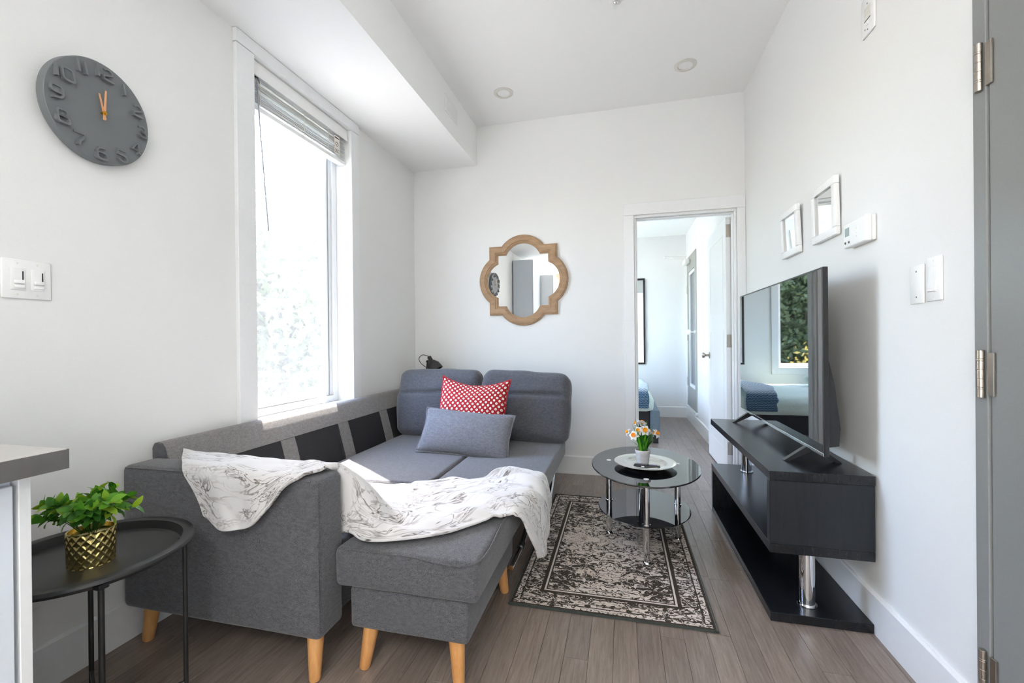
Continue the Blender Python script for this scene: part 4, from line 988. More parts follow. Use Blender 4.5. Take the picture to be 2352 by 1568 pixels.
DG = {'0': [rr(0, 0, .62, 1, .22)], '1': [[(.1, 0), (.1, 1)]],
      '2': [arc(.36, .74, .26, .26, 160, 0, 6) + [(.62, .62), (.0, .28), (.0, .0), (.64, .0)]],
      '3': [arc(.36, .75, .26, .25, 160, -60, 8) + [(.3, .52)] + arc(.36, .26, .28, .26, 75, -170, 10)],
      '4': [[(.48, 0), (.48, 1), (0, .32), (.66, .32)]],
      '5': [[(.62, 1), (.06, 1), (.06, .58)] + arc(.32, .30, .30, .30, 100, -160, 10)],
      '6': [[(.56, 1), (.2, .92)] + arc(.32, .5, .32, .4, 140, 180, 3), rr(0, 0, .64, .56, .2)],
      '7': [[(0, 1), (.64, 1), (.50, .62), (.26, .30), (.20, 0)]],
      '8': [rr(.04, .52, .6, 1, .18), rr(0, 0, .64, .52, .18)],
      '9': [rr(0, .44, .64, 1, .2), arc(.32, .5, .32, .4, 0, -40, 3) + [(.44, .08), (.08, 0)]]}
def digit(bm, ch, ox, oy, w, h):
    sw = 0.0033
    for path in DG[ch]:
        closed = isinstance(path, tuple); path = list(path)
        P = [Vector((ox + x * w / 0.64, oy + y * h)) for x, y in path]
        Q = []; n = len(P)
        for k, p in enumerate(P):
            a = P[k - 1] if (k or closed) else p; b = P[(k + 1) % n] if (k < n - 1 or closed) else p
            d = (b - a); d = d.normalized() if d.length > 1e-9 else Vector((1, 0)); nn = Vector((-d.y, d.x))
            Q.append((p + nn * sw, p - nn * sw))
        def top(pt): return 0.003 + 0.013 * (1 - (pt.y - oy + sw) / (h + 2 * sw))     # the lower end of every figure stands proud
        R = []
        for a, b in Q:
            R.append([bm.verts.new(CM @ Vector((a.x, a.y, -0.001))), bm.verts.new(CM @ Vector((a.x, a.y, top(a)))), bm.verts.new(CM @ Vector((b.x, b.y, top(b)))), bm.verts.new(CM @ Vector((b.x, b.y, -0.001)))])
        rng_ = range(n if closed else n - 1)
        for k in rng_:
            A, C2 = R[k], R[(k + 1) % n]
            for q in range(4): bm.faces.new((A[q], A[(q + 1) % 4], C2[(q + 1) % 4], C2[q]))
        if not closed: bm.faces.new(R[0]); bm.faces.new(R[-1][::-1])
for hr in range(1, 13):
    a = math.radians(90 - 30 * hr); txt = str(hr); hh = 0.042; ww = 0.033
    tot = sum((0.012 if c == '1' else ww) for c in txt) + 0.010 * (len(txt) - 1)
    rad = rC * 0.815; x = rad * math.cos(a) - tot / 2; y = rad * math.sin(a) - hh / 2
    bm = B()
    for c in txt:
        digit(bm, c, x, y, ww, hh); x += (0.012 if c == '1' else ww) + 0.010
    obj('numeral', bm, M_clock, ck)
def hand(ang, ln, tail, w0, w1, zz):
    bm = B(); d = Vector((math.cos(ang), math.sin(ang))); nn = Vector((-d.y, d.x))
    pts = [d * ln + nn * w1, d * ln - nn * w1, -d * tail - nn * w0, -d * tail + nn * w0]
    lo = [bm.verts.new(CM @ Vector((p.x, p.y, zz))) for p in pts]; hi = [bm.verts.new(CM @ Vector((p.x, p.y, zz + 0.0012))) for p in pts]
    bm.faces.new(lo); bm.faces.new(hi[::-1])
    for i in range(4): bm.faces.new((lo[i], lo[(i + 1) % 4], hi[(i + 1) % 4], hi[i]))
    obj('hand', bm, M_copper, ck)
hand(math.radians(89), 0.078, 0.024, 0.0045, 0.0026, 0.012); hand(math.radians(106), 0.062, 0.020, 0.004, 0.0026, 0.009)
bm = B(); lathe(bm, [(0, 0), (0.004, 0), (0.004, 0.013), (0.0075, 0.0135), (0.0075, 0.015), (0.003, 0.0155), (0.003, 0.019), (0, 0.019)], n=18, M=CM); obj('hub', bm, M_brass, ck, 40)

# ------------------------------------------------------------------ quatrefoil wall mirror
wm = thing('wall_mirror', 'quatrefoil mirror in a washed oak frame on the end wall', 'mirror', (-0.79, YB, 1.5935))
def quatre(sq, ch, apx, n=14):
    pts = []; sg = apx - sq; rad = (ch * ch + sg * sg) / (2 * sg); cc = apx - rad; half = math.atan2(ch, sq - cc)
    for k in range(4):
        rot = Matrix.Rotation(-k * PI / 2, 2)
        seq = [Vector((-sq, sq))] + [Vector((-sq + (sq - ch) * i / 3, sq)) for i in (1, 2)] + [Vector((rad * math.sin(-half + 2 * half * i / n), cc + rad * math.cos(-half + 2 * half * i / n))) for i in range(n + 1)] + [Vector((ch + (sq - ch) * i / 3, sq)) for i in (1, 2)]
        pts += [rot @ p for p in seq]
    return pts
def qlerp(t): return quatre(0.290 + (0.2135 - 0.290) * t, 0.181 + (0.144 - 0.181) * t, 0.379 + (0.309 - 0.379) * t)
bm = B(); rows = []
for t_, dpt in ((0, 0.0), (0, 0.018), (0.05, 0.024), (0.12, 0.0225), (0.16, 0.0275), (0.40, 0.033), (0.68, 0.031), (0.74, 0.0245), (0.84, 0.0235), (0.90, 0.017), (1.0, 0.014), (1.0, 0.006)):
    rows.append([bm.verts.new((-0.79 + p.x, YB - dpt, 1.5935 + p.y)) for p in qlerp(t_)])
for A, C2 in zip(rows[:-1], rows[1:]):
    n = len(A)
    for i in range(n): bm.faces.new((A[i], A[(i + 1) % n], C2[(i + 1) % n], C2[i]))
obj('frame', bm, M_frame, wm, 25)
bm = B(); prism(bm, [(-0.79 + p.x, 1.5935 + p.y) for p in qlerp(0.97)], 'y', YB - 0.008, YB - 0.003); obj('mirror_glass', bm, M_mirror, wm)

# ------------------------------------------------------------------ small things on the right wall
def smallmirror(label, y0, y1, z0, z1, lean):
    t = thing('small_mirror', label, 'mirror', (XR, (y0 + y1) / 2, z0), 'square mirrors on the television wall')
    M = Matrix.Translation((XR - 0.004, (y0 + y1) / 2, z0)) @ Matrix.Rotation(lean, 4, 'Y') @ Matrix.Translation((-(XR - 0.004), -(y0 + y1) / 2, -z0))
    w_ = 0.034
    for k, (a, b, c, d) in enumerate(((y0, y1, z1 - w_, z1), (y0, y1, z0, z0 + w_), (y0, y0 + w_, z0 + w_ + 0.0005, z1 - w_ - 0.0005), (y1 - w_, y1, z0 + w_ + 0.0005, z1 - w_ - 0.0005))):
        bm = B(); q = bmesh.new(); box(q, XR - 0.024, XR - 0.004, a, b, c, d, 0.003, 2); join(bm, q, M); obj('frame_rail', bm, M_white, t, 50)
    bm = B(); q = bmesh.new(); box(q, XR - 0.014, XR - 0.010, y0 + w_, y1 - w_, z0 + w_, z1 - w_); join(bm, q, M); obj('mirror_glass', bm, M_mirror, t)
smallmirror('small square white framed mirror nearest the doorway', 2.530, 2.770, 1.530, 1.778, math.radians(-2.5))
smallmirror('small square white framed mirror next to the thermostat', 2.130, 2.368, 1.526, 1.777, math.radians(-1.0))
th = thing('thermostat', 'white wall thermostat with small grey display above the television', 'thermostat', (XR, 1.95, 1.443))
bm = B(); box(bm, XR - 0.014, XR, 1.872, 2.034, 1.445, 1.539, 0.004, 2); obj('base', bm, M_white, th, 50)
bm = B(); box(bm, XR - 0.036, XR - 0.0145, 1.870, 2.036, 1.443, 1.541, 0.006, 3); cv = obj('cover', bm, M_white, th, 50)
bm = B(); box(bm, XR - 0.0368, XR - 0.0362, 1.988, 2.020, 1.487, 1.520); obj('display', bm, M_lcd, cv)
for (yc, zc, r_) in ((1.935, 1.510, 0.008), (1.935, 1.480, 0.008), (2.018, 1.463, 0.005), (1.990, 1.462, 0.005)):
    bm = B(); lathe(bm, [(0, 0), (r_, 0), (r_ * 0.85, 0.002), (0, 0.0022)], n=16, M=Matrix.Translation((XR - 0.036, yc, zc)) @ Matrix.Rotation(-PI / 2, 4, 'Y')); obj('button', bm, M_counter if r_ < 0.006 else M_white, cv, 40)
bp = thing('blank_plate', 'plain white blank wall plate beside the rocker switch', 'wall plate', (XR, 1.643, 1.192))
bm = B(); box(bm, XR - 0.006, XR, 1.611, 1.676, 1.192, 1.314, 0.003, 2); obj('plate', bm, M_white, bp, 50)
for zc in (1.213, 1.293):
    bm = B(); lathe(bm, [(0, 0), (0.0028, 0), (0.0028, 0.0008), (0, 0.0008)], n=12, M=Matrix.Translation((XR - 0.006, 1.6435, zc)) @ Matrix.Rotation(-PI / 2, 4, 'Y')); obj('screw', bm, M_greydoor, bp)
rk = thing('rocker_switch', 'white single rocker light switch near the grey entry door', 'switch', (XR, 1.566, 1.193))
bm = B(); box(bm, XR - 0.007, XR, 1.5325, 1.599, 1.195, 1.326, 0.003, 2); obj('plate', bm, M_white, rk, 50)
bm = B(); prism(bm, [(XR - 0.0072, 1.222), (XR - 0.0135, 1.224), (XR - 0.009, 1.262), (XR - 0.0085, 1.296), (XR - 0.0072, 1.298)], 'y', 1.549, 1.583); obj('rocker', bm, M_white, rk)
for zc in (1.206, 1.314):
    bm = B(); lathe(bm, [(0, 0), (0.0025, 0), (0.0025, 0.0008), (0, 0.0008)], n=12, M=Matrix.Translation((XR - 0.007, 1.566, zc)) @ Matrix.Rotation(-PI / 2, 4, 'Y')); obj('screw', bm, M_white, rk)
dt = thing('door_chime', 'white louvred signal plate high on the right wall', 'wall plate', (XR, 1.905, 2.215))
bm = B(); box(bm, XR - 0.008, XR, 1.862, 1.948, 2.215, 2.360, 0.003, 2); obj('plate', bm, M_white, dt, 50)
for k in range(8):
    bm = B(); box(bm, XR - 0.0092, XR - 0.0082, 1.885, 1.925, 2.268 + k * 0.0065, 2.271 + k * 0.0065); obj('louvre', bm, M_counter if k == 0 else M_tag, dt)
for (yc, zc) in ((1.905, 2.328), (1.905, 2.232), (1.922, 2.240)):
    bm = B(); lathe(bm, [(0, 0), (0.003, 0), (0.003, 0.001), (0, 0.001)], n=12, M=Matrix.Translation((XR - 0.008, yc, zc)) @ Matrix.Rotation(-PI / 2, 4, 'Y')); obj('screw', bm, M_greydoor, dt)
bm = B(); box(bm, XR - 0.011, XR - 0.0082, 1.895, 1.912, 2.247, 2.260, 0.001, 1); obj('slider', bm, M_white, dt)

# ------------------------------------------------------------------ left wall plates
ds = thing('dimmer_switch', 'white double dimmer switch plate below the clock', 'switch', (XL, 0.957, 1.233))
bm = B(); box(bm, XL, XL + 0.007, 0.896, 1.014, 1.232, 1.352, 0.003, 2); obj('plate', bm, M_white, ds, 50)
for yc in (0.932, 0.979):
    bm = B(); box(bm, XL + 0.0072, XL + 0.010, yc - 0.0165, yc + 0.0165, 1.259, 1.325, 0.0012, 2); dm = obj('dimmer', bm, M_white, ds, 50)
    bm = B(); box(bm, XL + 0.0102, XL + 0.0108, yc + 0.0095, yc + 0.0125, 1.283, 1.316); obj('slot', bm, M_dark, dm)
    bm = B(); box(bm, XL + 0.0102, XL + 0.0165, yc - 0.0105, yc + 0.0140, 1.277, 1.289, 0.002, 2); obj('slider', bm, M_white, dm, 50)
    bm = B(); box(bm, XL + 0.0102, XL + 0.0145, yc - 0.0105, yc + 0.0140, 1.264, 1.274, 0.0015, 2); obj('button', bm, M_white, dm, 50)
    for zc in (1.245, 1.339):
        bm = B(); box(bm, XL + 0.0072, XL + 0.0078, yc - 0.002, yc + 0.002, zc - 0.003, zc + 0.003); obj('screw', bm, M_tag, ds)
ou = thing('wall_outlet', 'white wall outlet low behind the black side table', 'outlet', (XL, 0.95, 0.27))
bm = B(); box(bm, XL, XL + 0.006, 0.912, 0.983, 0.272, 0.390, 0.003, 2); obj('plate', bm, M_white, ou, 50)
for zc in (0.308, 0.352):
    bm = B(); box(bm, XL + 0.0062, XL + 0.008, 0.931, 0.964, zc - 0.014, zc + 0.014, 0.001, 1); obj('socket', bm, M_white, ou)

# ------------------------------------------------------------------ ceiling fittings
def downlight(label, x, y):
    t = thing('recessed_light', label, 'ceiling light', (x, y, ZC), 'recessed ceiling lights')
    bm = B(); lathe(bm, [(0.046, -0.006), (0.050, -0.009), (0.072, -0.004), (0.072, 0.0), (0.046, 0.0), (0.046, -0.006)], (x, y, ZC), 48, close=False); obj('trim_ring', bm, plain('light_ring', (214, 212, 204), 0.5) if 'light_ring' not in MATS else MATS['light_ring'], t, 40)
    bm = B(); lathe(bm, [(0, -0.004), (0.0455, -0.004), (0.0455, -0.0005), (0, -0.0005)], (x, y, ZC), 40); obj('diffuser', bm, M_white, t)
downlight('recessed ceiling light nearer the bulkhead vent', -0.828, 3.150); downlight('recessed ceiling light above the doorway side', 0.437, 3.145)
sp = thing('sprinkler_head', 'ceiling sprinkler head with white flange and glass bulb', 'sprinkler', (-0.009, 2.448, ZC))
bm = B(); lathe(bm, [(0, 0), (0.036, 0), (0.036, -0.003), (0.028, -0.007), (0.014, -0.009), (0, -0.009)], (-0.009, 2.448, ZC), 32); obj('flange', bm, M_white, sp, 40)
bm = B(); lathe(bm, [(0, -0.0092), (0.013, -0.0092), (0.014, -0.016), (0.010, -0.022), (0.004, -0.024), (0.004, -0.034), (0.015, -0.035), (0.015, -0.037), (0, -0.037)], (-0.009, 2.448, ZC), 24); obj('nozzle', bm, M_chrome, sp, 40)
vt = thing('vent_grille', 'small white air vent on the side of the bulkhead', 'vent', (XS, 3.008, 2.72))
for (a, b, c, d) in ((2.890, 3.126, 2.814, 2.836), (2.890, 3.126, 2.716, 2.738), (2.890, 2.914, 2.7385, 2.8135), (3.102, 3.126, 2.7385, 2.8135)):
    bm = B(); box(bm, XS, XS + 0.008, a, b, c, d, 0.002, 1); obj('frame', bm, M_white, vt)
bm = B(); box(bm, XS, XS + 0.0015, 2.914, 3.102, 2.7385, 2.8135); obj('backing', bm, M_counter, vt)
for k in range(9):
    bm = B(); q = bmesh.new(); box(q, -0.0005, 0.0005, 2.915, 3.101, -0.004, 0.004); join(bm, q, Matrix.Translation((XS + 0.005, 0, 2.744 + k * 0.0081)) @ Matrix.Rotation(math.radians(35), 4, 'Y')); obj('slat', bm, M_white, vt)

# ------------------------------------------------------------------ side table and gold pot plant
SX, SY, SZ, SR = -1.442, 0.902, 0.52, 0.238
st = thing('side_table', 'round black metal tray side table beside the armrest', 'table', (SX, SY, 0))
bm = B(); lathe(bm, [(0, SZ - 0.030), (SR - 0.040, SZ - 0.030), (SR - 0.036, SZ - 0.028), (SR - 0.030, SZ - 0.004), (SR - 0.022, SZ), (SR - 0.004, SZ - 0.003), (SR, SZ - 0.008), (SR, SZ - 0.012), (SR - 0.005, SZ - 0.009), (SR - 0.022, SZ - 0.005), (SR - 0.027, SZ - 0.008), (SR - 0.033, SZ - 0.032), (SR - 0.040, SZ - 0.034), (0, SZ - 0.034)], (SX, SY, 0), 72); obj('tray', bm, M_blackmetal, st, 40)
lr = SR - 0.027
for k, a in enumerate((49, 148, 238, 333)):
    c, s_ = math.cos(math.radians(a)), math.sin(math.radians(a))
    bm = B(); tube(bm, [(SX + lr * c, SY + lr * s_, 0.0), (SX + lr * c, SY + lr * s_, SZ - 0.010)], 0.0065, 12); lg = obj('leg', bm, M_blackmetal, st, 60)
    bm = B(); box(bm, SX + lr * c - 0.012, SX + lr * c + 0.012, SY + lr * s_ - 0.012, SY + lr * s_ + 0.012, SZ - 0.034, SZ - 0.020, 0.003, 2); obj('leg_clip', bm, M_blackplast, lg)
for (a, b) in ((49, 238), (148, 333)):
    za = 0.055 if a == 49 else 0.068
    p = [(SX + lr * math.cos(math.radians(q)), SY + lr * math.sin(math.radians(q)), za) for q in (a, b)]
    bm = B(); tube(bm, [p[0], p[1]], 0.005, 10); obj('cross_brace', bm, M_blackmetal, st, 60)
GX, GY, GZ = -1.425, 0.895, SZ - 0.0298
pp = thing('potted_plant', 'leafy green plant in a gold diamond-quilted pot on the side table', 'plant', (GX, GY, GZ))
def goldpot():
    bm = B(); n = 192; m = 40; Hh = 0.092; rows = []
    for j in range(m + 1):
        z = Hh * j / m; ring = []
        for i in range(n):
            a = 2 * PI * i / n; r = 0.0505 + 0.002 * (j / m)
            k1 = a * 16 / (2 * PI) + z / Hh * 3.6; k2 = a * 16 / (2 * PI) - z / Hh * 3.6
            e1 = abs((k1 % 1) - 0.5) * 2; e2 = abs((k2 % 1) - 0.5) * 2
            r += -0.0022 * min(1, min(1 - e1, 1 - e2) * 2.2) if 0 < j < m else -0.001
            ring.append(bm.verts.new((GX + r * math.cos(a), GY + r * math.sin(a), GZ + z)))
        rows.append(ring)
    for z, r in ((Hh, 0.0475), (Hh - 0.012, 0.0465)): rows.append([bm.verts.new((GX + r * math.cos(2 * PI * i / n), GY + r * math.sin(2 * PI * i / n), GZ + z)) for i in range(n)])
    for A, C2 in zip(rows[:-1], rows[1:]):
        for i in range(n): bm.faces.new((A[i], A[(i + 1) % n], C2[(i + 1) % n], C2[i]))
    bm.faces.new(rows[0][::-1]); bm.faces.new(rows[-1])
    return obj('pot', bm, M_gold, pp, 35)
goldpot()
lb = B(); cols_ = []
for k in range(6):
    t_ = k / 5; hw = 0.56 * math.sin(PI * (0.04 + 0.94 * t_)) ** 0.75 * (1 - 0.15 * t_); zz = 0.10 * math.sin(PI * t_) - 0.06 * t_
    cols_.append((lb.verts.new((-hw * 0.55, t_, zz + 0.10 * hw)), lb.verts.new((0, t_, zz)), lb.verts.new((hw * 0.55, t_, zz + 0.10 * hw))))
for A, C2 in zip(cols_[:-1], cols_[1:]): lb.faces.new((A[0], A[1], C2[1], C2[0])); lb.faces.new((A[1], A[2], C2[2], C2[1]))
lm_ = bpy.data.meshes.new('leaf'); bmesh.ops.recalc_face_normals(lb, faces=lb.faces[:]); lb.to_mesh(lm_); lb.free(); lm_.materials.append(M_leaf); lm_.polygons.foreach_set('use_smooth', [True] * len(lm_.polygons))
rl = random.Random(21)
def addleaf(p, d, up, size):
    d = d.normalized(); z_ = (up - d * up.dot(d)); z_ = z_.normalized() if z_.length > 1e-4 else Vector((0, 0, 1)); x_ = d.cross(z_)
    o = bpy.data.objects.new('leaf', lm_); COL.objects.link(o); o.parent = pp; o.matrix_parent_inverse = Matrix.Translation(-pp.location)
    o.matrix_basis = Matrix(((x_.x * size, d.x * size, z_.x * size, p.x), (x_.y * size, d.y * size, z_.y * size, p.y), (x_.z * size, d.z * size, z_.z * size, p.z), (0, 0, 0, 1)))
stems = B()
for k in range(38):
    a = rl.random() * 2 * PI if k > 4 else (PI * 1.02 + rl.uniform(-0.5, 0.3)); spread = rl.uniform(0.25, 1.0) if k > 4 else 1.08
    base = Vector((GX + 0.025 * math.cos(a) * rl.random(), GY + 0.025 * math.sin(a) * rl.random(), GZ + 0.085))
    ln = rl.uniform(0.080, 0.130) if k > 4 else 0.105
    tip = base + Vector((math.cos(a) * spread * 0.080, math.sin(a) * spread * 0.080, ln * (1.0 - 0.45 * spread)))
    mid = base.lerp(tip, 0.5) + Vector((0, 0, 0.018))
    path = smoothpts([base, mid, tip], 5); tube(stems, path, 0.0011, 5)
    dirn = (path[-1] - path[-3]).normalized()
    for q in range(4):
        b_ = rl.random() * 2 * PI; s1 = dirn.cross(Vector((0.3, 0.2, 1))).normalized(); s2 = dirn.cross(s1)
        addleaf(path[-1], dirn * 0.75 + (s1 * math.cos(b_) + s2 * math.sin(b_)) * 0.75, dirn + Vector((0, 0, 0.4)), rl.uniform(0.027, 0.038))
    for q in (4, 6, 8):
        b_ = rl.random() * 2 * PI; s1 = dirn.cross(Vector((0.3, 0.2, 1))).normalized(); s2 = dirn.cross(s1); pt = path[min(q, len(path) - 1)]
        addleaf(pt, dirn * 0.4 + (s1 * math.cos(b_) + s2 * math.sin(b_)), dirn + Vector((0, 0, 0.4)), rl.uniform(0.025, 0.035))
        addleaf(pt, dirn * 0.4 - (s1 * math.cos(b_) + s2 * math.sin(b_)), dirn + Vector((0, 0, 0.4)), rl.uniform(0.025, 0.035))
so = obj('stems', stems, M_leaf, pp, 180); so['kind'] = 'stuff'

# ------------------------------------------------------------------ reading lamp in the corner
lp = thing('floor_lamp', 'black reading lamp standing in the corner behind the sofa', 'lamp', (-1.60, 3.45, 0))
bm = B(); lathe(bm, [(0, 0), (0.105, 0), (0.105, 0.010), (0.09, 0.018), (0.012, 0.022), (0, 0.022)], (-1.615, 3.46, 0), 36); obj('base', bm, M_blackmetal, lp, 40)
bm = B(); tube(bm, [(-1.615, 3.46, 0.02), (-1.615, 3.46, 0.84), (-1.600, 3.455, 0.915)], 0.007, 10); obj('pole', bm, M_blackmetal, lp, 60)
LM = Matrix.Translation((-1.578, 3.445, 0.955)) @ Matrix.Rotation(math.radians(28), 4, 'Y')
LM = Matrix.Translation((-1.583, 3.445, 0.962)) @ Matrix.Rotation(math.radians(-28), 4, 'Y')
bm = B(); lathe(bm, [(0, 0.0), (0.014, 0.0), (0.017, -0.004), (0.019, -0.040), (0.030, -0.048), (0.052, -0.075), (0.064, -0.115), (0.066, -0.130), (0.063, -0.130), (0.049, -0.078), (0.016, -0.050), (0, -0.048)], n=32, M=LM); obj('shade', bm, M_tan, lp, 40)
bm = B(); tube(bm, smoothpts([(-1.583, 3.445, 0.962), (-1.640, 3.445, 0.975), (-1.675, 3.447, 0.945), (-1.660, 3.45, 0.905), (-1.618, 3.457, 0.870)], 8), 0.003, 8); obj('cord', bm, M_blackplast, lp, 180)
bm = B(); lathe(bm, [(0, -0.012), (0.010, -0.012), (0.010, 0.012), (0, 0.012)], n=14, M=Matrix.Translation((-1.598, 3.452, 0.92)) @ Matrix.Rotation(PI / 2, 4, 'X')); obj('knuckle', bm, M_blackplast, lp, 40)

# ------------------------------------------------------------------ kitchen run at the left edge
KX, KY = -1.066, 0.632
bm = B(); box(bm, XL + 0.001, KX, -0.05, KY, 0.845, 0.8845, 0.002, 1); kt = obj('countertop', bm, M_countertop); tag(kt, 'grey laminate countertop end at the left edge', 'countertop')
bm = B(); box(bm, KX + 0.0002, KX + 0.0015, -0.05, KY, 0.8455, 0.8835); obj('edge_band', bm, M_counter, kt)
bm = B(); box(bm, XL + 0.001, KX, KY + 0.0002, KY + 0.0015, 0.8455, 0.8835); obj('edge_band', bm, M_counter, kt)
kb = thing('base_cabinet', 'white kitchen base cabinet under the grey countertop', 'cabinet', (-1.42, 0.29, 0))
bm = B(); box(bm, XL + 0.016, KX - 0.064, -0.045, 0.580, 0.0, 0.844, 0.001, 1); obj('carcass', bm, M_cab, kb)
bm = B(); box(bm, XL + 0.016, KX - 0.046, 0.5815, 0.6000, 0.0, 0.844, 0.001, 1); obj('end_panel', bm, M_trim, kb)
for (ya, yb) in ((0.262, 0.574), (-0.045, 0.256)):
    bm = B(); box(bm, KX - 0.0635, KX - 0.046, ya, yb, 0.10, 0.826, 0.0015, 1); dr = obj('cabinet_door', bm, M_cab, kb)
    bm = B(); tube(bm, [(KX - 0.046, ya + 0.04, 0.60), (KX - 0.020, ya + 0.04, 0.60), (KX - 0.020, ya + 0.04, 0.76), (KX - 0.046, ya + 0.04, 0.76)], 0.005, 8); obj('handle', bm, M_nickel, dr, 50)
# taller units further back, seen in the oak framed mirror
def tall(name, label, x0, x1, y0, y1, h, mat, ndoor=1):
    t = thing(name, label, 'cabinet', ((x0 + x1) / 2, (y0 + y1) / 2, 0))
    bm = B(); box(bm, x0, x1, y0, y1, 0, h, 0.002, 1); obj('carcass', bm, mat, t)
    bm = B(); box(bm, x1 + 0.0005, x1 + 0.018, y0 + 0.004, y1 - 0.004, 0.10, h - 0.004, 0.002, 1); d = obj('cabinet_door', bm, mat, t)
    bm = B(); tube(bm, [(x1 + 0.018, y0 + 0.06, 1.0), (x1 + 0.045, y0 + 0.06, 1.0), (x1 + 0.045, y0 + 0.06, 1.45), (x1 + 0.018, y0 + 0.06, 1.45)], 0.006, 8); obj('handle', bm, M_nickel, d, 50)
    return t
tall('pantry_cabinet', 'tall white pantry cabinet mirrored beside the clock', XL + 0.016, -1.44, -0.72, -0.062, 2.45, M_cab)
tall('pantry_cabinet', 'second white pantry cabinet with bar handle, further from the mirror', XL + 0.016, -1.20, -1.40, -0.74, 2.28, M_door)
hd = thing('range_hood', 'brown range hood on the rear kitchen wall', 'hood', (-1.2, -2.8, 1.6))
bm = B(); prism(bm, [(-2.995, 1.62), (-2.50, 1.62), (-2.50, 1.70), (-2.70, 2.0), (-2.995, 2.0)], 'x', -1.65, -0.85); obj('canopy', bm, M_brown, hd)
bm = B(); box(bm, -1.42, -1.08, -2.995, -2.72, 2.0005, 2.59, 0.002, 1); obj('flue', bm, M_brown, hd)

# ------------------------------------------------------------------ bedroom furniture
bd = thing('bed', 'blue-grey upholstered bed with mint sheet seen through the doorway', 'bed', (-0.65, 5.58, 0))
softbox('footboard', 0.292, 0.388, 4.80, 6.34, 0.115, 0.345, 0.018, M_bedfab, bd, cuts=6)
bm = B(); box(bm, -1.66, 0.2915, 4.83, 4.87, 0.14, 0.335, 0.004, 1); obj('side_rail', bm, M_blackcloth, bd)
bm = B(); box(bm, -1.66, 0.2915, 6.27, 6.31, 0.14, 0.335, 0.004, 1); obj('side_rail', bm, M_blackcloth, bd)
softbox('headboard', -1.755, -1.665, 4.80, 6.34, 0.115, 1.05, 0.018, M_bedfab, bd, cuts=6)
mt = softbox('mattress', -1.655, 0.330, 4.815, 6.30, 0.300, 0.505, 0.075, M_sheet, bd, (0.01, 0.01, 0.01), 0.004, 14)
for (x, y) in ((0.345, 4.845), (0.345, 6.29), (-1.71, 4.85), (-1.71, 6.29)):
    bm = B(); box(bm, x - 0.026, x + 0.026, y - 0.026, y + 0.026, 0.0, 0.118, 0.002, 1); obj('leg', bm, M_blackplast, bd)
def bedthrow():
    bm = B(); uv = bm.loops.layers.uv.verify(); n, m = 22, 30; V = []
    path = [(4.785, 0.37), (4.788, 0.44), (4.798, 0.500), (4.850, 0.560), (5.0, 0.590), (5.4, 0.575), (5.8, 0.555), (6.1, 0.545)]
    pp_ = smoothpts([(0, y, z) for y, z in path], 5); m = len(pp_) - 1
    for i in range(n + 1):
        x = 0.0 + 0.275 * i / n; line = []
        for j, p in enumerate(pp_):
            q = Vector((x + 0.02 * noise.noise(Vector((j * 0.3, 2, i * 0.1))), p.y, p.z)); edge = max(0, (i / n - 0.86) / 0.14)
            q += Vector((0, -1 if j < 14 else 0, 1 if j >= 14 else 0)) * 0.012 * (0.5 + 0.5 * noise.noise(Vector((i * 0.5, j * 0.35, 9))))
            if j >= 14: q.z -= 0.012 * edge
            line.append(bm.verts.new(q))
        V.append(line)
    for i in range(n):
        for j in range(m):
            f = bm.faces.new((V[i][j], V[i + 1][j], V[i + 1][j + 1], V[i][j + 1]))
            for l, (a, b) in zip(f.loops, ((i, j), (i + 1, j), (i + 1, j + 1), (i, j + 1))): l[uv].uv = (a / n, b / m)
    o = obj('bed_throw', bm, M_chev, None, 180); md = o.modifiers.new('thickness', 'SOLIDIFY'); md.thickness = 0.012; md.offset = 1
    if sum(f.normal.z for f in o.data.polygons) < 0: o.data.flip_normals()
    return tag(o, 'blue chevron knitted throw folded over the side of the bed', 'throw')
bedthrow()
pr = softbox('bed_pillow', -1.10, -0.66, 5.72, 6.02, 0.525, 0.660, 0.065, M_sheet, None, (0.01, 0.01, 0.015), 0.006, 8); tag(pr, 'rolled pale pillow lying on the bed', 'pillow')
bmi = thing('tall_mirror', 'tall black framed mirror on the bedroom wall, cut by the doorway', 'mirror', (0.10, YF, 0.737))
for (a, b, c, d) in ((-0.13, 0.335, 1.925, 1.95), (-0.13, 0.335, 0.737, 0.762), (-0.13, -0.105, 0.7625, 1.9245), (0.310, 0.335, 0.7625, 1.9245)):
    bm = B(); box(bm, a, b, YF - 0.022, YF, c, d, 0.002, 1); obj('frame_rail', bm, M_blackplast, bmi)
bm = B(); box(bm, -0.105, 0.310, YF - 0.010, YF - 0.006, 0.7625, 1.9245); obj('mirror_glass', bm, M_mirror, bmi)

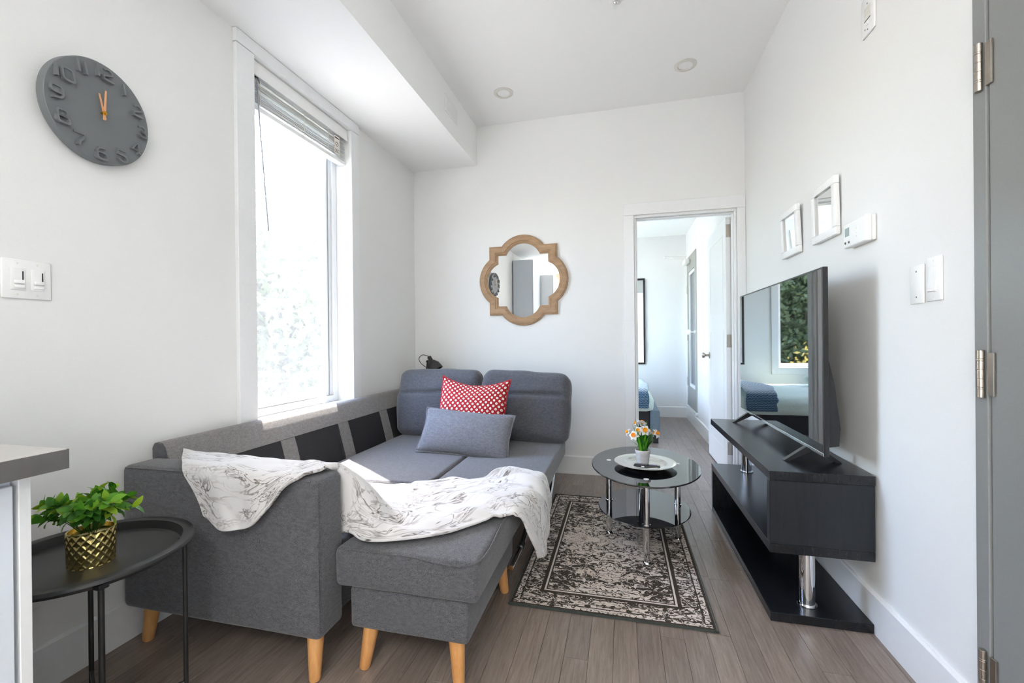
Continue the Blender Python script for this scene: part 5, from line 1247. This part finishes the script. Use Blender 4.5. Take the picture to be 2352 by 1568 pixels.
# ------------------------------------------------------------------ outdoors
bm = B(); box(bm, -40, 30, -12, 60, -3.7, -3.5); g = obj('yard_ground', bm, M_ground); struct(g, 'pale grey yard ground outside the windows', 'ground')
def tree(label, x, y, h, r, mat, seed, n=2600, z0=-3.5, ls=1.0):
    t = thing('garden_tree', label, 'tree', (x, y, z0), 'trees outside the windows'); q = random.Random(seed)
    bm = B(); tube(bm, smoothpts([(x, y, z0), (x + 0.1, y, z0 + h * 0.35), (x - 0.05, y + 0.1, z0 + h * 0.75)], 4), 0.16, 10, 0.05); tr = obj('trunk', bm, M_bark, t, 60)
    for k in range(5):
        a = q.random() * 6.28; zb = z0 + h * q.uniform(0.3, 0.6)
        bm = B(); tube(bm, [(x, y, zb), (x + math.cos(a) * r * 0.4, y + math.sin(a) * r * 0.4, zb + h * 0.12), (x + math.cos(a) * r * 0.75, y + math.sin(a) * r * 0.75, zb + h * 0.28)], 0.06, 7, 0.02); obj('branch', bm, M_bark, tr, 60)
    bm = B(); cl = [(q.uniform(-1, 1), q.uniform(-1, 1), q.uniform(-1, 1)) for _ in range(60)]
    cl = [Vector(c).normalized() * (q.random() ** 0.4) for c in cl]
    for k in range(n):
        c = cl[k % len(cl)]; p = c + Vector((q.gauss(0, 0.16), q.gauss(0, 0.16), q.gauss(0, 0.14)))
        P = Vector((x + p.x * r, y + p.y * r, z0 + h * 0.66 + p.z * h * 0.36)); sz = q.uniform(0.09, 0.18) * ls
        d = Vector((q.gauss(0, 1), q.gauss(0, 1), q.gauss(0, 0.6))).normalized(); e = d.orthogonal().normalized(); e.rotate(Matrix.Rotation(q.random() * 6.28, 3, d)); f2 = d.cross(e)
        bm.faces.new([bm.verts.new(P + e * sz), bm.verts.new(P + f2 * sz * 0.5), bm.verts.new(P - e * sz), bm.verts.new(P - f2 * sz * 0.5)])
    cr = obj('crown', bm, mat, t); cr['kind'] = 'stuff'
    return t
tree('broad green tree filling most of the window view', -8.0, 9.0, 8.2, 2.3, M_treeleaf, 1, 17000)
tree('second green tree at the left of the window view', -13.6, 8.2, 9.6, 2.6, M_treeleaf, 2, 15000)
tree('taller pale tree at the right of the window view', -9.6, 15.4, 10.0, 2.6, M_treeleaf, 3, 14000)
tree('round green tree beyond the bedroom window', -3.6, 15.0, 8.6, 2.0, M_treeleaf, 4, 26000, ls=0.6)
tree('small yellow leaved tree beyond the bedroom window', -3.2, 11.6, 4.4, 0.8, M_treeleaf2, 5, 3000, ls=0.45)
tree('green tree beside the neighbouring house', -15.6, 14.6, 10.5, 2.7, M_treeleaf, 6, 12000)
hs = thing('neighbour_house', 'grey neighbouring house with white framed windows seen past the trees', 'house', (-6.0, 23.0, -3.5))
bm = B(); box(bm, -11, -1, 20.5, 26, -3.5, 1.6); obj('walls', bm, M_brick, hs)
bm = B(); prism(bm, [(20.1, 1.6), (26.4, 1.6), (23.25, 4.4)], 'x', -11.4, -0.6); obj('roof', bm, M_roof, hs)
for xc in (-9.4, -7.4, -5.4, -3.4, -2.0):
    bm = B(); box(bm, xc - 0.62, xc + 0.62, 20.42, 20.499, -0.9, 0.9); wf = obj('window', bm, M_trim, hs)
    for sx in (-1, 1):
        bm = B(); box(bm, xc + sx * 0.29 - 0.25, xc + sx * 0.29 + 0.25, 20.40, 20.419, -0.8, 0.8); obj('pane', bm, M_housepane, wf)
def cable(label, pts, r=0.012):
    bm = B(); tube(bm, smoothpts(pts, 10), r, 6); tag(obj('overhead_cable', bm, M_cable, None, 60), label, 'cable', 'cables outside the window')
def run(y0, z0, y1, z1, x=-7.0):
    sl = (z1 - z0) / (y1 - y0); return [(x, y, z0 + sl * (y - y0) + 0.0035 * ((y - 8.1) ** 2)) for y in (2.0, 5.0, 7.16, 8.1, 9.1, 12.0, 16.0)]
cable('topmost thin overhead cable crossing the window view', run(7.16, 2.00, 9.12, 2.02)); cable('overhead cable just under the topmost one', run(7.16, 1.93, 9.11, 1.96))
cable('thicker bright overhead cable in the middle of the window', run(7.16, 1.74, 9.11, 1.82), 0.020)
cable('low bright cable sagging across the bottom of the window', [(-7, 5.0, 0.10), (-7, 7.14, 0.25), (-7, 8.29, 0.27), (-7, 9.09, 0.19), (-7, 12.0, -0.3)], 0.024)
cable('bright line rising to the right at the bottom of the window', [(-7, 6.4, -0.9), (-7, 7.59, -0.26), (-7, 8.28, -0.05), (-7, 9.08, 0.09), (-7, 12, 0.5)], 0.024)
